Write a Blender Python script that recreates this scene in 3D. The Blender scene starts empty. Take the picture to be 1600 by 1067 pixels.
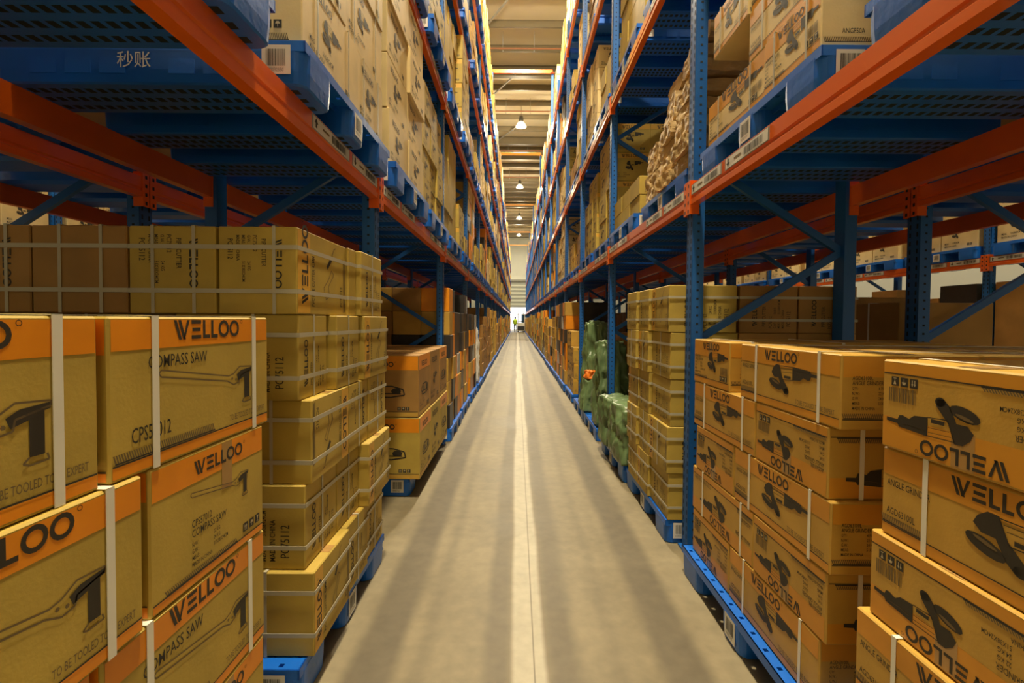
import bpy, bmesh, math, random
from mathutils import Vector, Matrix
R = random.Random(7)
PI = math.pi
S = bpy.context.scene
COL = S.collection

# ------------------------------------------------------------------ camera, sky, exposure
F_PX, CAM_H = 750.0, 1.41
cam_d = bpy.data.cameras.new('camera')
cam_d.sensor_fit = 'HORIZONTAL'; cam_d.sensor_width = 36
cam_d.lens = 36 * F_PX / 1600
cam_d.shift_x = -7.8 / 1600
cam_d.shift_y = -(533.5 - 519.6) / 1600
cam_d.clip_start = 0.05; cam_d.clip_end = 300
cam = bpy.data.objects.new('camera', cam_d); COL.objects.link(cam)
cam.location = (0, 0, CAM_H)
cam.rotation_euler = (Matrix.Rotation(math.radians(90 - 1.5), 3, 'X') @ Matrix.Rotation(math.radians(.45), 3, 'Z')).to_euler()
S.camera = cam
S.view_settings.view_transform = 'Standard'
S.view_settings.look = 'None'
S.view_settings.exposure = 0.36
S.view_settings.gamma = 1
S.view_settings.use_curve_mapping = False
S.cycles.max_bounces = 8
S.cycles.diffuse_bounces = 5
S.cycles.sample_clamp_indirect = 4
w = bpy.data.worlds.new('sky'); S.world = w; w.use_nodes = True
w.node_tree.nodes['Background'].inputs[0].default_value = (1, .97, .92, 1)
w.node_tree.nodes['Background'].inputs[1].default_value = 2.2
LAMP_W = 780.0

# ------------------------------------------------------------------ materials
MATS = {}
def mat(name, col, rough=.6, metal=0, var=.0, scale=8, bump=0, bscale=60, emit=0, alpha=1, spec=.5, coat=0):
    if name in MATS: return MATS[name]
    m = bpy.data.materials.new(name); m.use_nodes = True
    nt = m.node_tree; b = nt.nodes['Principled BSDF']
    b.inputs['Base Color'].default_value = (*col, 1)
    b.inputs['Roughness'].default_value = rough
    b.inputs['Metallic'].default_value = metal
    b.inputs['Specular IOR Level'].default_value = spec
    if coat: b.inputs['Coat Weight'].default_value = coat
    if alpha < 1: b.inputs['Alpha'].default_value = alpha
    if emit:
        b.inputs['Emission Color'].default_value = (*col, 1); b.inputs['Emission Strength'].default_value = emit
    if var:
        tc = nt.nodes.new('ShaderNodeTexCoord'); n = nt.nodes.new('ShaderNodeTexNoise')
        n.inputs['Scale'].default_value = scale; n.inputs['Detail'].default_value = 4
        oi = nt.nodes.new('ShaderNodeObjectInfo')
        ad = nt.nodes.new('ShaderNodeVectorMath'); ad.operation = 'ADD'
        sc = nt.nodes.new('ShaderNodeVectorMath'); sc.operation = 'SCALE'; sc.inputs[3].default_value = 9
        cb = nt.nodes.new('ShaderNodeCombineXYZ')
        for i in range(3): nt.links.new(oi.outputs['Random'], cb.inputs[i])
        nt.links.new(cb.outputs[0], sc.inputs[0])
        nt.links.new(tc.outputs['Object'], ad.inputs[0]); nt.links.new(sc.outputs[0], ad.inputs[1])
        nt.links.new(ad.outputs[0], n.inputs['Vector'])
        h = nt.nodes.new('ShaderNodeHueSaturation')
        h.inputs['Color'].default_value = (*col, 1)
        mr = nt.nodes.new('ShaderNodeMapRange')
        mr.inputs['From Min'].default_value = .3; mr.inputs['From Max'].default_value = .7
        mr.inputs['To Min'].default_value = 1 - var; mr.inputs['To Max'].default_value = 1 + var
        nt.links.new(n.outputs[0], mr.inputs['Value'])
        m2 = nt.nodes.new('ShaderNodeMath'); m2.operation = 'MULTIPLY_ADD'
        m2.inputs[1].default_value = var * .8; m2.inputs[2].default_value = 1 - var * .4
        nt.links.new(oi.outputs['Random'], m2.inputs[0])
        m3 = nt.nodes.new('ShaderNodeMath'); m3.operation = 'MULTIPLY'
        nt.links.new(mr.outputs[0], m3.inputs[0]); nt.links.new(m2.outputs[0], m3.inputs[1])
        nt.links.new(m3.outputs[0], h.inputs['Value'])
        nt.links.new(h.outputs[0], b.inputs['Base Color'])
    if bump:
        tc = nt.nodes.new('ShaderNodeTexCoord'); n = nt.nodes.new('ShaderNodeTexNoise')
        n.inputs['Scale'].default_value = bscale; n.inputs['Detail'].default_value = 3
        bp = nt.nodes.new('ShaderNodeBump'); bp.inputs['Strength'].default_value = bump; bp.inputs['Distance'].default_value = .01
        nt.links.new(tc.outputs['Object'], n.inputs['Vector']); nt.links.new(n.outputs[0], bp.inputs['Height'])
        nt.links.new(bp.outputs[0], b.inputs['Normal'])
    MATS[name] = m
    return m
TAN = mat('kraft_cardboard', (.50, .35, .060), .62, var=.13, scale=5, bump=.04, bscale=120)
PALE = mat('lit_pale_cardboard', (.74, .56, .25), .6, var=.12, scale=4, bump=.04, bscale=120)  # cardboard lightened in colour for the strong light on upper cartons
AMBER = mat('amber_cardboard', (.57, .335, .055), .5, var=.12, scale=5, bump=.04, bscale=120)
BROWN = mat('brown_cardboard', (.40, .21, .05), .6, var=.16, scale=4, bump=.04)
ORNG = mat('orange_print', (.85, .29, .008), .42, var=.08, scale=6)
YELO = mat('yellow_print', (.72, .40, .045), .5, var=.08, scale=6)
INK = mat('black_ink', (.035, .028, .018), .6)
INK2 = mat('faded_ink', (.17, .115, .045), .6)
LITE = mat('light_ink', (.55, .46, .27), .6)
TAPE = mat('packing_tape', (.46, .27, .09), .22, var=.08)
STRAPW = mat('bright_white_strap', (.85, .82, .70), .35)
STRAPM = mat('white_strap', (.50, .46, .34), .4)
BLUEP = mat('blue_plastic', (.006, .14, .66), .38, var=.12, scale=3, bump=.08, bscale=30)
BLUEU = mat('blue_paint', (.010, .115, .42), .42, var=.10, scale=3)
HOLE = mat('slot_shadow_steel', (.006, .012, .02), .8)
BEAM = mat('orange_paint', (.82, .135, .004), .3, var=.08, scale=2, coat=.3)
LABEL = mat('paper_label', (.75, .73, .66), .5)
GREYL = mat('plastic_label_sleeve', (.40, .38, .33), .25, var=.15)
DARKC = mat('black_carton_print', (.035, .03, .028), .4, var=.2)
SILV = mat('silver_grey_print', (.42, .42, .40), .4, var=.15)
GREEN = mat('green_tarpaulin', (.13, .20, .085), .33, var=.25, scale=6, bump=.5, bscale=7)
KRAFT = mat('crumpled_kraft_paper', (.56, .385, .17), .6, var=.15, scale=6, bump=.6, bscale=22)
FILM = mat('stretch_film', (.85, .84, .78), .15, alpha=.35)
WHITEP = mat('white_plastic', (.78, .77, .72), .35, bump=.6, bscale=14)
STEEL = mat('grey_steel', (.42, .41, .38), .45, var=.1)
YBEAM = mat('yellow_orange_paint', (.80, .36, .02), .4)

# ------------------------------------------------------------------ mesh helpers
class MB:
    def __init__(s): s.v = []; s.f = []; s.m = []; s.mats = []
    def mi(s, m):
        if m not in s.mats: s.mats.append(m)
        return s.mats.index(m)
    def poly(s, pts, m):
        n = len(s.v); s.v += [tuple(p) for p in pts]; s.f.append(tuple(range(n, n + len(pts)))); s.m.append(s.mi(m))
    def box(s, x0, x1, y0, y1, z0, z1, m, c=0, M=None):
        n = len(s.v); i = s.mi(m)
        if x0 > x1: x0, x1 = x1, x0
        if y0 > y1: y0, y1 = y1, y0
        if c <= 0:
            P = [(x, y, z) for x in (x0, x1) for y in (y0, y1) for z in (z0, z1)]
            Q = [(0, 1, 3, 2), (4, 6, 7, 5), (0, 4, 5, 1), (2, 3, 7, 6), (0, 2, 6, 4), (1, 5, 7, 3)]
        else:
            P = []; idx = {}
            X = (x0, x1); Y = (y0, y1); Z = (z0, z1)
            for a in (0, 1):
                for b in (0, 1):
                    for d in (0, 1):
                        sx, sy, sz = (c, -c)[a], (c, -c)[b], (c, -c)[d]
                        idx[a, b, d, 0] = len(P); P.append((X[a], Y[b] + sy, Z[d] + sz))
                        idx[a, b, d, 1] = len(P); P.append((X[a] + sx, Y[b], Z[d] + sz))
                        idx[a, b, d, 2] = len(P); P.append((X[a] + sx, Y[b] + sy, Z[d]))
            Q = []
            cyc = [(0, 0), (1, 0), (1, 1), (0, 1)]
            for a in (0, 1):
                q = [idx[a, b, d, 0] for b, d in cyc]; Q.append(q if a else q[::-1])
                q = [idx[b, a, d, 1] for b, d in cyc]; Q.append(q[::-1] if a else q)
                q = [idx[b, d, a, 2] for b, d in cyc]; Q.append(q if a else q[::-1])
            for a in (0, 1):
                for b in (0, 1):
                    Q.append([idx[a, b, 0, 0], idx[a, b, 1, 0], idx[a, b, 1, 1], idx[a, b, 0, 1]])
                    Q.append([idx[a, 0, b, 0], idx[a, 1, b, 0], idx[a, 1, b, 2], idx[a, 0, b, 2]])
                    Q.append([idx[0, a, b, 1], idx[1, a, b, 1], idx[1, a, b, 2], idx[0, a, b, 2]])
                    for d in (0, 1): Q.append([idx[a, b, d, 0], idx[a, b, d, 1], idx[a, b, d, 2]])
        if M is not None: P = [tuple(M @ Vector(p)) for p in P]
        s.v += P
        for q in Q: s.f.append(tuple(n + k for k in q)); s.m.append(i)
    def bar(s, a, b, wx, wz, m):
        a = Vector(a); b = Vector(b); d = b - a; L = d.length; d.normalize()
        up = Vector((0, 1, 0)) if abs(d.y) < .9 else Vector((0, 0, 1))
        sd = d.cross(up).normalized(); up = sd.cross(d)
        M = Matrix((sd, d, up)).transposed().to_4x4(); M.translation = a
        s.box(-wx / 2, wx / 2, 0, L, -wz / 2, wz / 2, m, 0, M)
    def lathe(s, prof, n, m, o=(0, 0, 0), axis='z'):
        i = s.mi(m); b0 = len(s.v)
        for r, z in prof:
            for k in range(n):
                a = 2 * PI * k / n; x, y = r * math.cos(a), r * math.sin(a)
                p = (x, y, z) if axis == 'z' else ((z, x, y) if axis == 'x' else (x, z, y))
                s.v.append((o[0] + p[0], o[1] + p[1], o[2] + p[2]))
        for j in range(len(prof) - 1):
            for k in range(n):
                k2 = (k + 1) % n
                s.f.append((b0 + j * n + k, b0 + j * n + k2, b0 + (j + 1) * n + k2, b0 + (j + 1) * n + k)); s.m.append(i)
        for j in (0, len(prof) - 1):
            if prof[j][0] > 1e-4:
                s.f.append(tuple(b0 + j * n + k for k in range(n))); s.m.append(i)
    def mesh(s, name, fix=True):
        me = bpy.data.meshes.new(name); me.from_pydata(s.v, [], s.f)
        for m in s.mats: me.materials.append(m)
        me.polygons.foreach_set('material_index', s.m)
        if fix:
            bm = bmesh.new(); bm.from_mesh(me)
            bmesh.ops.recalc_face_normals(bm, faces=bm.faces); bm.to_mesh(me); bm.free()
        me.update()
        return me
def put(name, me, loc=(0, 0, 0), rz=0, parent=None, **kw):
    o = bpy.data.objects.new(name, me); COL.objects.link(o)
    o.location = loc; o.rotation_euler = (0, 0, rz)
    if parent: o.parent = parent
    for k, v in kw.items(): o[k] = v
    return o
def struct(name, mb, **kw):
    o = put(name, mb.mesh(name), kind='structure', **kw); return o
def smooth(me):
    for p in me.polygons: p.use_smooth = True
    return me
ORD = 'zeroth first second third fourth fifth sixth seventh eighth ninth tenth eleventh twelfth thirteenth fourteenth fifteenth sixteenth seventeenth eighteenth nineteenth twentieth'.split()
def od(n):
    if n < len(ORD): return ORD[n]
    return 'twenty-' + ORD[n - 20] if n < 30 else ('thirtieth' if n == 30 else 'thirty-' + ORD[n - 30]) if n < 40 else ('fortieth' if n == 40 else 'forty-' + ORD[n - 40])

# ------------------------------------------------------------------ flat artwork printed on cartons
_T = {}
def text_polys(t, bold=.004):
    if (t, bold) in _T: return _T[t, bold]
    c = bpy.data.curves.new('t', 'FONT'); c.body = t; c.size = 1; c.offset = bold; c.resolution_u = 2
    o = bpy.data.objects.new('t', c); COL.objects.link(o)
    dg = bpy.context.evaluated_depsgraph_get(); dg.update()
    me = o.evaluated_get(dg).to_mesh()
    vs = [(v.co.x, v.co.y) for v in me.vertices]
    P = [[vs[i] for i in p.vertices] for p in me.polygons]
    o.evaluated_get(dg).to_mesh_clear()
    bpy.data.objects.remove(o); bpy.data.curves.remove(c)
    xs = [p[0] for q in P for p in q] or [0, 1]; ys = [p[1] for q in P for p in q] or [0, 1]
    x0, x1, y0, y1 = min(xs), max(xs), min(ys), max(ys)
    P = [[((x - x0) / (x1 - x0), (y - y0) / (y1 - y0)) for x, y in q] for q in P]
    _T[t, bold] = P, (x1 - x0) / (y1 - y0)
    return _T[t, bold]
class Art:
    def __init__(s, L, H): s.L, s.H = L, H; s.p = []; s.z = 0
    def poly(s, pts, m, lift=None):
        s.p.append((list(pts), m, s.z if lift is None else lift))
    def rect(s, u0, v0, u1, v1, m, lift=None): s.poly([(u0, v0), (u1, v0), (u1, v1), (u0, v1)], m, lift)
    def ell(s, cu, cv, a, b, m, rot=0, n=14, lift=None):
        c, d = math.cos(rot), math.sin(rot)
        s.poly([(cu + a * math.cos(t) * c - b * math.sin(t) * d, cv + a * math.cos(t) * d + b * math.sin(t) * c) for t in [2 * PI * k / n for k in range(n)]], m, lift)
    def ring(s, cu, cv, r, t, m, n=16):
        for k in range(n):
            a, b = 2 * PI * k / n, 2 * PI * (k + 1) / n
            s.poly([(cu + q * math.cos(x), cv + q * math.sin(x)) for q, x in ((r, a), (r, b), (r - t, b), (r - t, a))], m)
    def line(s, a, b, t, m):
        d = Vector((b[0] - a[0], b[1] - a[1])); n = Vector((-d.y, d.x)).normalized() * t / 2
        s.poly([(a[0] - n.x, a[1] - n.y), (b[0] - n.x, b[1] - n.y), (b[0] + n.x, b[1] + n.y), (a[0] + n.x, a[1] + n.y)], m)
    def path(s, pts, t, m, close=False):
        q = list(pts) + ([pts[0]] if close else [])
        for a, b in zip(q, q[1:]): s.line(a, b, t, m)
    def text(s, t, u, v, h, m=None, wmax=None, cond=.72):
        P, asp = text_polys(t); wd = h * asp * cond
        if wmax and wd > wmax: wd = wmax
        for q in P: s.poly([(u + x * wd, v + y * h) for x, y in q], m or INK)
        return wd
    def logo(s, u, v, h, m=None, reg=True):
        m = m or INK; t = h * .19
        def st(x0, x1): s.poly([(u + x0 * h, v + h), (u + x1 * h, v), (u + x1 * h + t * 1.1, v), (u + x0 * h + t * 1.1, v + h)], m)
        st(0, .38); st(.32, .68); s.poly([(u + 1.18 * h, v + h), (u + .80 * h, v), (u + .68 * h, v), (u + .98 * h, v + h)], m)
        x = 1.32
        for k, (a, b) in enumerate(((0, .78), (.06, .72), (.0, .78))): s.rect(u + (x + a) * h, v + (.8 - .4 * k) * h, u + (x + b) * h, v + (1 - .4 * k) * h, m)
        for x in (2.25, 2.95):
            s.rect(u + x * h, v, u + (x + .2) * h, v + h, m); s.rect(u + (x + .2) * h, v, u + (x + .6) * h, v + .2 * h, m)
        for x in (4.12, 5.16): s.ring(u + x * h, v + .5 * h, .5 * h, .19 * h, m)
        if reg: s.ring(u + 5.9 * h, v + .9 * h, .12 * h, .03 * h, m, 8)
        return 5.8 * h
    def grinder(s, u, v, w, hh=None):       # disc at the lower left, motor body pointing right, tail at the right end
        k = w; y = (hh or w * .53) / .53; Q = lambda pts: [(u + a * k, v + b * y) for a, b in pts]
        s.path(Q(((.23, .51), (.51, .52), (.51, .28), (.30, .26))), .008 * k, INK, True)
        s.path(Q(((.26, .46), (.50, .47))), .005 * k, INK); s.path(Q(((.28, .40), (.50, .41))), .005 * k, INK)
        s.rect(u + .33 * k, v + .29 * y, u + .47 * k, v + .34 * y, INK)
        s.poly(Q(((.51, .53), (.72, .51), (.84, .50), (.86, .46), (1, .45), (1, .40), (.86, .40), (.84, .34), (.80, .33), (.72, .36), (.66, .30), (.51, .28))), INK)
        s.path(Q(((.55, .47), (.68, .45), (.80, .46))), .007 * k, INK2)
        s.poly(Q(((.15, .53), (.23, .53), (.28, .32), (.42, .11), (.41, .02), (.34, .01), (.28, .09), (.21, .28), (.11, .28), (.05, .36), (.08, .45))), INK)
        s.ell(u + .14 * k, v + .15 * y, .15 * k, .085 * y, INK, -.25)
        s.ell(u + .38 * k, v + .05 * y, .055 * k, .06 * y, INK)
        s.ell(u + .14 * k, v + .19 * y, .09 * k, .022 * y, INK2, -.25, 12, .0004)
    def saw(s, u, v, w):
        k = w; fy = .6
        s.path([(u + a * k, v + b * k * fy) for a, b in ((0, .42), (.02, .38), (.68, .20), (.76, .14), (.83, .16), (.84, .24), (1.0, .30), (1.0, .34), (.84, .36), (.76, .28), (.70, .26), (.02, .45))], .010 * k, INK2, True)
        s.poly([(u + a * k, v + b * k * fy) for a, b in ((.80, .26), (.86, .31), (1.0, .33), (1.0, .28), (.97, .27), (.97, -.06), (.90, -.06), (.90, .22), (.82, .18))], INK)
        s.path([(u + a * k, v + b * k * fy) for a, b in ((.90, -.06), (.87, -.10), (.90, -.12), (.99, -.11), (.98, -.06))], .010 * k, INK2)
        for a, b in ((.74, .22), (.79, .2)): s.ell(u + a * k, v + b * k * fy, .012 * k, .012 * k, INK2, 0, 6)
    def icons(s, u, v, h, n=3):
        for i in range(n):
            x = u + i * h * 1.25
            s.rect(x, v, x + h, v + h, INK)
            if i == 0:
                for d in (.28, .6):
                    s.rect(x + d * h, v + .15 * h, x + (d + .1) * h, v + .6 * h, LITE, .0008)
                    s.poly([(x + (d - .08) * h, v + .55 * h), (x + (d + .18) * h, v + .55 * h), (x + (d + .05) * h, v + .85 * h)], LITE, .0008)
            elif i == 1:
                s.poly([(x + .2 * h, v + .5 * h), (x + .35 * h, v + .8 * h), (x + .65 * h, v + .8 * h), (x + .8 * h, v + .5 * h)], LITE, .0008)
                s.rect(x + .47 * h, v + .15 * h, x + .53 * h, v + .5 * h, LITE, .0008)
            else:
                s.poly([(x + .3 * h, v + .85 * h), (x + .7 * h, v + .85 * h), (x + .55 * h, v + .45 * h), (x + .45 * h, v + .45 * h)], LITE, .0008)
                s.rect(x + .46 * h, v + .2 * h, x + .54 * h, v + .45 * h, LITE, .0008); s.rect(x + .3 * h, v + .12 * h, x + .7 * h, v + .2 * h, LITE, .0008)
    def barcode(s, u, v, w, h, m=None, lift=None, seed=3):
        r = random.Random(seed); x = u
        while x < u + w - .001:
            t = w * r.choice((.015, .015, .03, .045)); s.rect(x, v, min(x + t, u + w), v + h, m or INK, lift); x += t + w * r.choice((.015, .02, .035))
    def hatch(s, u0, v0, u1, v1):
        n = int((u1 - u0) / .006)
        for i in range(n):
            x = u0 + i * (u1 - u0) / n; s.poly([(x, v0), (x + .0034, v0), (x + .0034 - .005, v1), (x - .005, v1)], INK2)
        s.rect(u0, v0 - .003, u1, v0, INK)
    def spec(s, u, v, w, h, rows, first=('AGD63100L', 'ANGLE GRINDER')):
        n = rows + len(first); lh = h / n
        for i, t in enumerate(first): s.text(t, u, v + h - (i + 1) * lh + lh * .15, lh * .8, INK, w)
        L = (("QTY:", "4 PCS"), ("N.W.:", "22 KG"), ("G.W.:", "24 KG"), ("MEAS:", "51X38X24CM"), ("MADE IN CHINA", ""))
        for i in range(rows):
            a, b = L[(i + (5 - rows)) % 5]; y = v + h - (i + 1 + len(first)) * lh + lh * .15
            s.text(a, u, y, lh * .62, INK, w * (.35 if b else .9))
            if b: s.text(b, u + w * .5, y, lh * .62, INK, w * .5)
    def turned(s, k):                        # k quarter turns
        a = Art(s.L, s.H) if k % 2 == 0 else Art(s.H, s.L)
        for pts, m, z in s.p:
            for _ in range(1): pass
            if k == 2: q = [(s.L - u, s.H - v) for u, v in pts]
            elif k == 1: q = [(s.H - v, u) for u, v in pts]      # reads upwards
            elif k == 3: q = [(v, s.L - u) for u, v in pts]      # reads downwards
            else: q = pts
            a.p.append((q, m, z))
        return a

# faces of a carton: A = aisle side (+x), B = (-x), N = (-y), P = (+y), T = top.  local origin at base centre
def stamp(mb, art, face, dx, dy, h):
    e = .0012
    for pts, m, z in art.p:
        o = e + z; q = []
        for u, v in pts:
            if face == 'A': q.append((dx / 2 + o, -dy / 2 + u, v))
            elif face == 'B': q.append((-dx / 2 - o, dy / 2 - u, v))
            elif face == 'N': q.append((-dx / 2 + u, -dy / 2 - o, v))
            elif face == 'P': q.append((dx / 2 - u, dy / 2 + o, v))
            else: q.append((-dx / 2 + u, -dy / 2 + v, h + o))
        mb.poly(q, m)
def clampart(a):
    return a
def art_saw_long(L, H):
    a = Art(L, H); c = .006
    a.rect(c, H * .79, L - c, H - c, ORNG, -.0006); a.rect(c, c, L - c, H * .09, ORNG, -.0006); a.rect(c, H * .092, L - c, H * .102, INK)
    a.logo(L * .30, H * .84, L * .44 / 5.7)
    a.text('COMPASS SAW', L * .17, H * .66, H * .085, INK, L * .33)
    a.saw(L * .22, H * .34, L * .62)
    a.text('CPS57012', L * .09, H * .20, H * .10, INK, L * .19)
    a.hatch(L * .02, H * .115, L * .55, H * .165)
    a.text('TO BE TOOLED TO BE EXPERT', L * .66, H * .135, H * .05, INK2, L * .30)
    return a
def art_saw_end(L, H):
    a = Art(L, H); c = .006
    a.rect(c, H * .77, L - c, H - c, ORNG, -.0006); a.rect(c, c, L - c, H * .07, ORNG, -.0006); a.rect(c, H * .072, L - c, H * .082, INK)
    a.rect(L * .55, H * .60, L * .65, H - c, TAPE, -.0003)
    a.logo(L * .31, H * .82, L * .45 / 5.7)
    a.saw(L * .28, H * .50, L * .54)
    a.text('CPS57012', L * .29, H * .44, H * .055, INK, L * .2); a.text('COMPASS SAW', L * .29, H * .365, H * .06, INK, L * .33)
    a.spec(L * .29, H * .14, L * .36, H * .20, 4, ())
    a.icons(L * .76, H * .12, H * .075)
    a.hatch(L * .1, H * .09, L * .7, H * .12)
    return a
def art_grind_long(L, H):
    a = Art(L, H); c = .006
    a.rect(c, H * .70, L - c, H - c, ORNG2, -.0006); a.rect(c, c, L - c, H * .13, ORNG2, -.0006); a.rect(c, H * .132, L - c, H * .144, INK)
    a.logo(L * .31, H * .775, L * .34 / 5.7)
    a.grinder(L * .37, H * .28, L * .47, H * .45)
    a.text('ANGLE GRINDER', L * .03, H * .58, H * .075, INK, L * .2); a.text('AGD63100L', L * .03, H * .26, H * .075, INK, L * .17)
    a.hatch(L * .01, H * .16, L * .22, H * .23)
    a.text('TO BE TOOLED TO BE EXPERT', L * .64, H * .17, H * .07, INK2, L * .32)
    return a
def art_grind_end(L, H):
    a = Art(L, H); c = .006
    a.rect(c, H * .64, L - c, H - c, ORNG2, -.0006); a.rect(c, c, L - c, H * .14, ORNG2, -.0006); a.rect(c, H * .142, L - c, H * .154, INK)
    a.rect(L * .44, H * .62, L * .56, H - c, TAPE, -.0003)
    a.logo(L * .28, H * .79, L * .46 / 5.7)
    a.grinder(L * .42, H * .33, L * .54, H * .42)
    a.spec(L * .04, H * .22, L * .32, H * .44, 4)
    a.barcode(L * .77, H * .30, L * .18, H * .16, INK2)
    a.icons(L * .76, H * .18, H * .10)
    a.hatch(L * .03, H * .165, L * .42, H * .20)
    return a
def art_grind_front(L, H):
    a = Art(L, H); c = .006
    a.rect(c, H * .70, L - c, H - c, ORNG2, -.0006); a.rect(c, H * .132, L - c, H * .144, INK)
    a.logo(L * .42, H * .78, H * .13)
    a.spec(L * .08, H * .26, L * .38, H * .46, 5)
    a.grinder(L * .55, H * .30, L * .36)
    a.hatch(L * .02, H * .16, L * .96, H * .22)
    return a
def art_pipe(L, H):        # drawn in reading direction on an H-long strip, then turned to read upwards
    a = Art(H, L); c = .006
    a.rect(c, L * .78, H - c, L - c, YELO, -.0006)
    a.logo(H * .12, L * .82, L * .105)
    a.text('PVC PIPE CUTTER 42MM', H * .10, L * .70, L * .05, INK, H * .62)
    a.line((H * .62, L * .45), (H * .78, L * .34), .018, INK)
    a.path([(H * .35, L * .52), (H * .5, L * .40), (H * .6, L * .36), (H * .55, L * .30), (H * .38, L * .42), (H * .25, L * .40), (H * .2, L * .47)], .004, INK2, True)
    a.path([(H * .78, L * .35), (H * .9, L * .30), (H * .92, L * .26)], .004, INK2)
    a.text('PC75112', H * .12, L * .10, L * .055, INK, H * .28)
    a.hatch(H * .05, L * .04, H * .8, L * .075)
    return a.turned(1)
def art_pipe_narrow(L, H):
    a = Art(H, L)
    a.logo(H * .14, L * .70, min(L * .13, H * .1), INK, False)
    a.text('PIPE CUTTER', H * .14, L * .55, L * .06, INK, H * .5)
    a.text('PC75112', H * .14, L * .12, L * .07, INK, H * .4)
    a.spec(H * .1, L * .22, H * .6, L * .28, 3, ('PC75112',))
    return a.turned(1)
def art_pipe_down(L, H): return art_pipe_narrow(L, H).turned(2)
def art_blank(L, H): return Art(L, H)
def art_big(L, H):
    a = Art(L, H); c = .006
    a.rect(c, H * .76, L - c, H - c, ORNG, -.0006); a.rect(c, c, L - c, H * .08, AMBER, -.0006); a.rect(c, H * .082, L - c, H * .09, INK)
    a.logo(L * .22, H * .81, H * .085)
    a.path([(L * .2, H * .42), (L * .35, H * .5), (L * .62, H * .5), (L * .78, H * .45), (L * .8, H * .36), (L * .6, H * .32), (L * .3, H * .33)], .01, INK, True)
    a.ell(L * .40, H * .42, L * .10, H * .05, INK2); a.ell(L * .68, H * .42, L * .07, H * .05, INK); a.rect(L * .25, H * .37, L * .75, H * .39, INK)
    a.spec(L * .12, H * .14, L * .4, H * .14, 3, ())
    a.icons(L * .70, H * .11, H * .055)
    return a
def art_band(L, H):
    a = Art(L, H); c = .006
    a.rect(c, H * .80, L - c, H - c, YELO, -.0006)
    a.logo(L * .2, H * .83, min(H * .11, L * .1), INK, False)
    a.grinder(L * .32, H * .38, min(L * .5, H * .8)) if L > .3 else a.ell(L * .5, H * .5, L * .2, H * .12, INK2)
    a.spec(L * .08, H * .12, L * .35, H * .2, 3, ())
    a.icons(L * .72, H * .10, H * .07, 2)
    return a
def art_plainprint(L, H):
    a = Art(L, H)
    a.text('ANGF50A', L * .12, H * .2, H * .08, INK, L * .3)
    a.hatch(L * .02, H * .08, L * .9, H * .15)
    a.icons(L * .7, H * .2, H * .09, 2)
    return a
def art_marks(L, H):
    a = Art(L, H)
    a.logo(L * .15, H * .78, min(H * .1, L * .1), INK, False)
    a.grinder(L * .3, H * .36, min(L * .42, H * .6))
    a.spec(L * .10, H * .1, L * .4, H * .18, 2, ())
    a.icons(L * .72, H * .10, H * .07, 2)
    return a
ORNG2 = mat('amber_orange_print', (.68, .30, .025), .45, var=.10, scale=5)
ARTS = dict(saw_long=art_saw_long, saw_end=art_saw_end, gl=art_grind_long, ge=art_grind_end, gf=art_grind_front,
            pipe=art_pipe, pn=art_pipe_narrow, pd=art_pipe_down, big=art_big, band=art_band, plain=art_plainprint, marks=art_marks, none=art_blank)
CM = {}
def carton_mesh(dx, dy, h, body, A='none', N='none', tape=True, inv=False, seed=0):
    key = (round(dx, 3), round(dy, 3), round(h, 3), body.name, A, N, tape, inv)
    if key in CM: return CM[key]
    mb = MB(); g = .004
    mb.box(-dx / 2, dx / 2, -dy / 2, dy / 2, 0, h, body, .004)
    k = 2 if inv else 0
    for f, nm, L in (('A', A, dy), ('B', A, dy), ('N', N, dx), ('P', N, dx)):
        if nm != 'none' and (f != 'B'): stamp(mb, ARTS[nm](L, h).turned(k), f, dx, dy, h)
    if tape:
        t = Art(dx, dy)
        if dy > dx: t.rect(dx * .5 - .03, .005, dx * .5 + .03, dy - .005, TAPE); t.rect(dx * .5 - .001, .005, dx * .5 + .001, dy - .005, INK2, .0004)
        else: t.rect(.005, dy * .5 - .03, dx - .005, dy * .5 + .03, TAPE); t.rect(.005, dy * .5 - .001, dx - .005, dy * .5 + .001, INK2, .0004)
        stamp(mb, t, 'T', dx, dy, h)
    me = mb.mesh('carton'); CM[key] = me
    return me
SM = {}
def strap_mesh(kind, dx, dy, h, pos, wd=.016):
    STRAPM = STRAPW if (kind in 'vw' and .013 < wd) else globals()['STRAPM']
    key = (kind, round(dx, 3), round(dy, 3), round(h, 3), round(pos, 3), wd)
    if key in SM: return SM[key]
    mb = MB(); e = .0035; t = .0015
    X, Y = dx / 2 + e, dy / 2 + e
    if kind == 'v':       # loop crossing the aisle face vertically at y = pos
        y0, y1 = pos - wd / 2, pos + wd / 2
        mb.box(X - t, X, y0, y1, 0, h + e, STRAPM); mb.box(-X, -X + t, y0, y1, 0, h + e, STRAPM); mb.box(-X, X, y0, y1, h + e - t, h + e, STRAPM)
    elif kind == 'w':     # loop crossing the end face vertically at x = pos
        x0, x1 = pos - wd / 2, pos + wd / 2
        mb.box(x0, x1, Y - t, Y, 0, h + e, STRAPM); mb.box(x0, x1, -Y, -Y + t, 0, h + e, STRAPM); mb.box(x0, x1, -Y, Y, h + e - t, h + e, STRAPM)
    else:                 # horizontal loop at z = pos
        z0, z1 = pos - wd / 2, pos + wd / 2; e2 = .0055; X, Y = dx / 2 + e2, dy / 2 + e2
        mb.box(X - t, X, -Y, Y, z0, z1, STRAPM); mb.box(-X, -X + t, -Y, Y, z0, z1, STRAPM)
        mb.box(-X, X, Y - t, Y, z0, z1, STRAPM); mb.box(-X, X, -Y, -Y + t, z0, z1, STRAPM)
    me = mb.mesh('strap'); SM[key] = me
    return me
USED = {}
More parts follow.
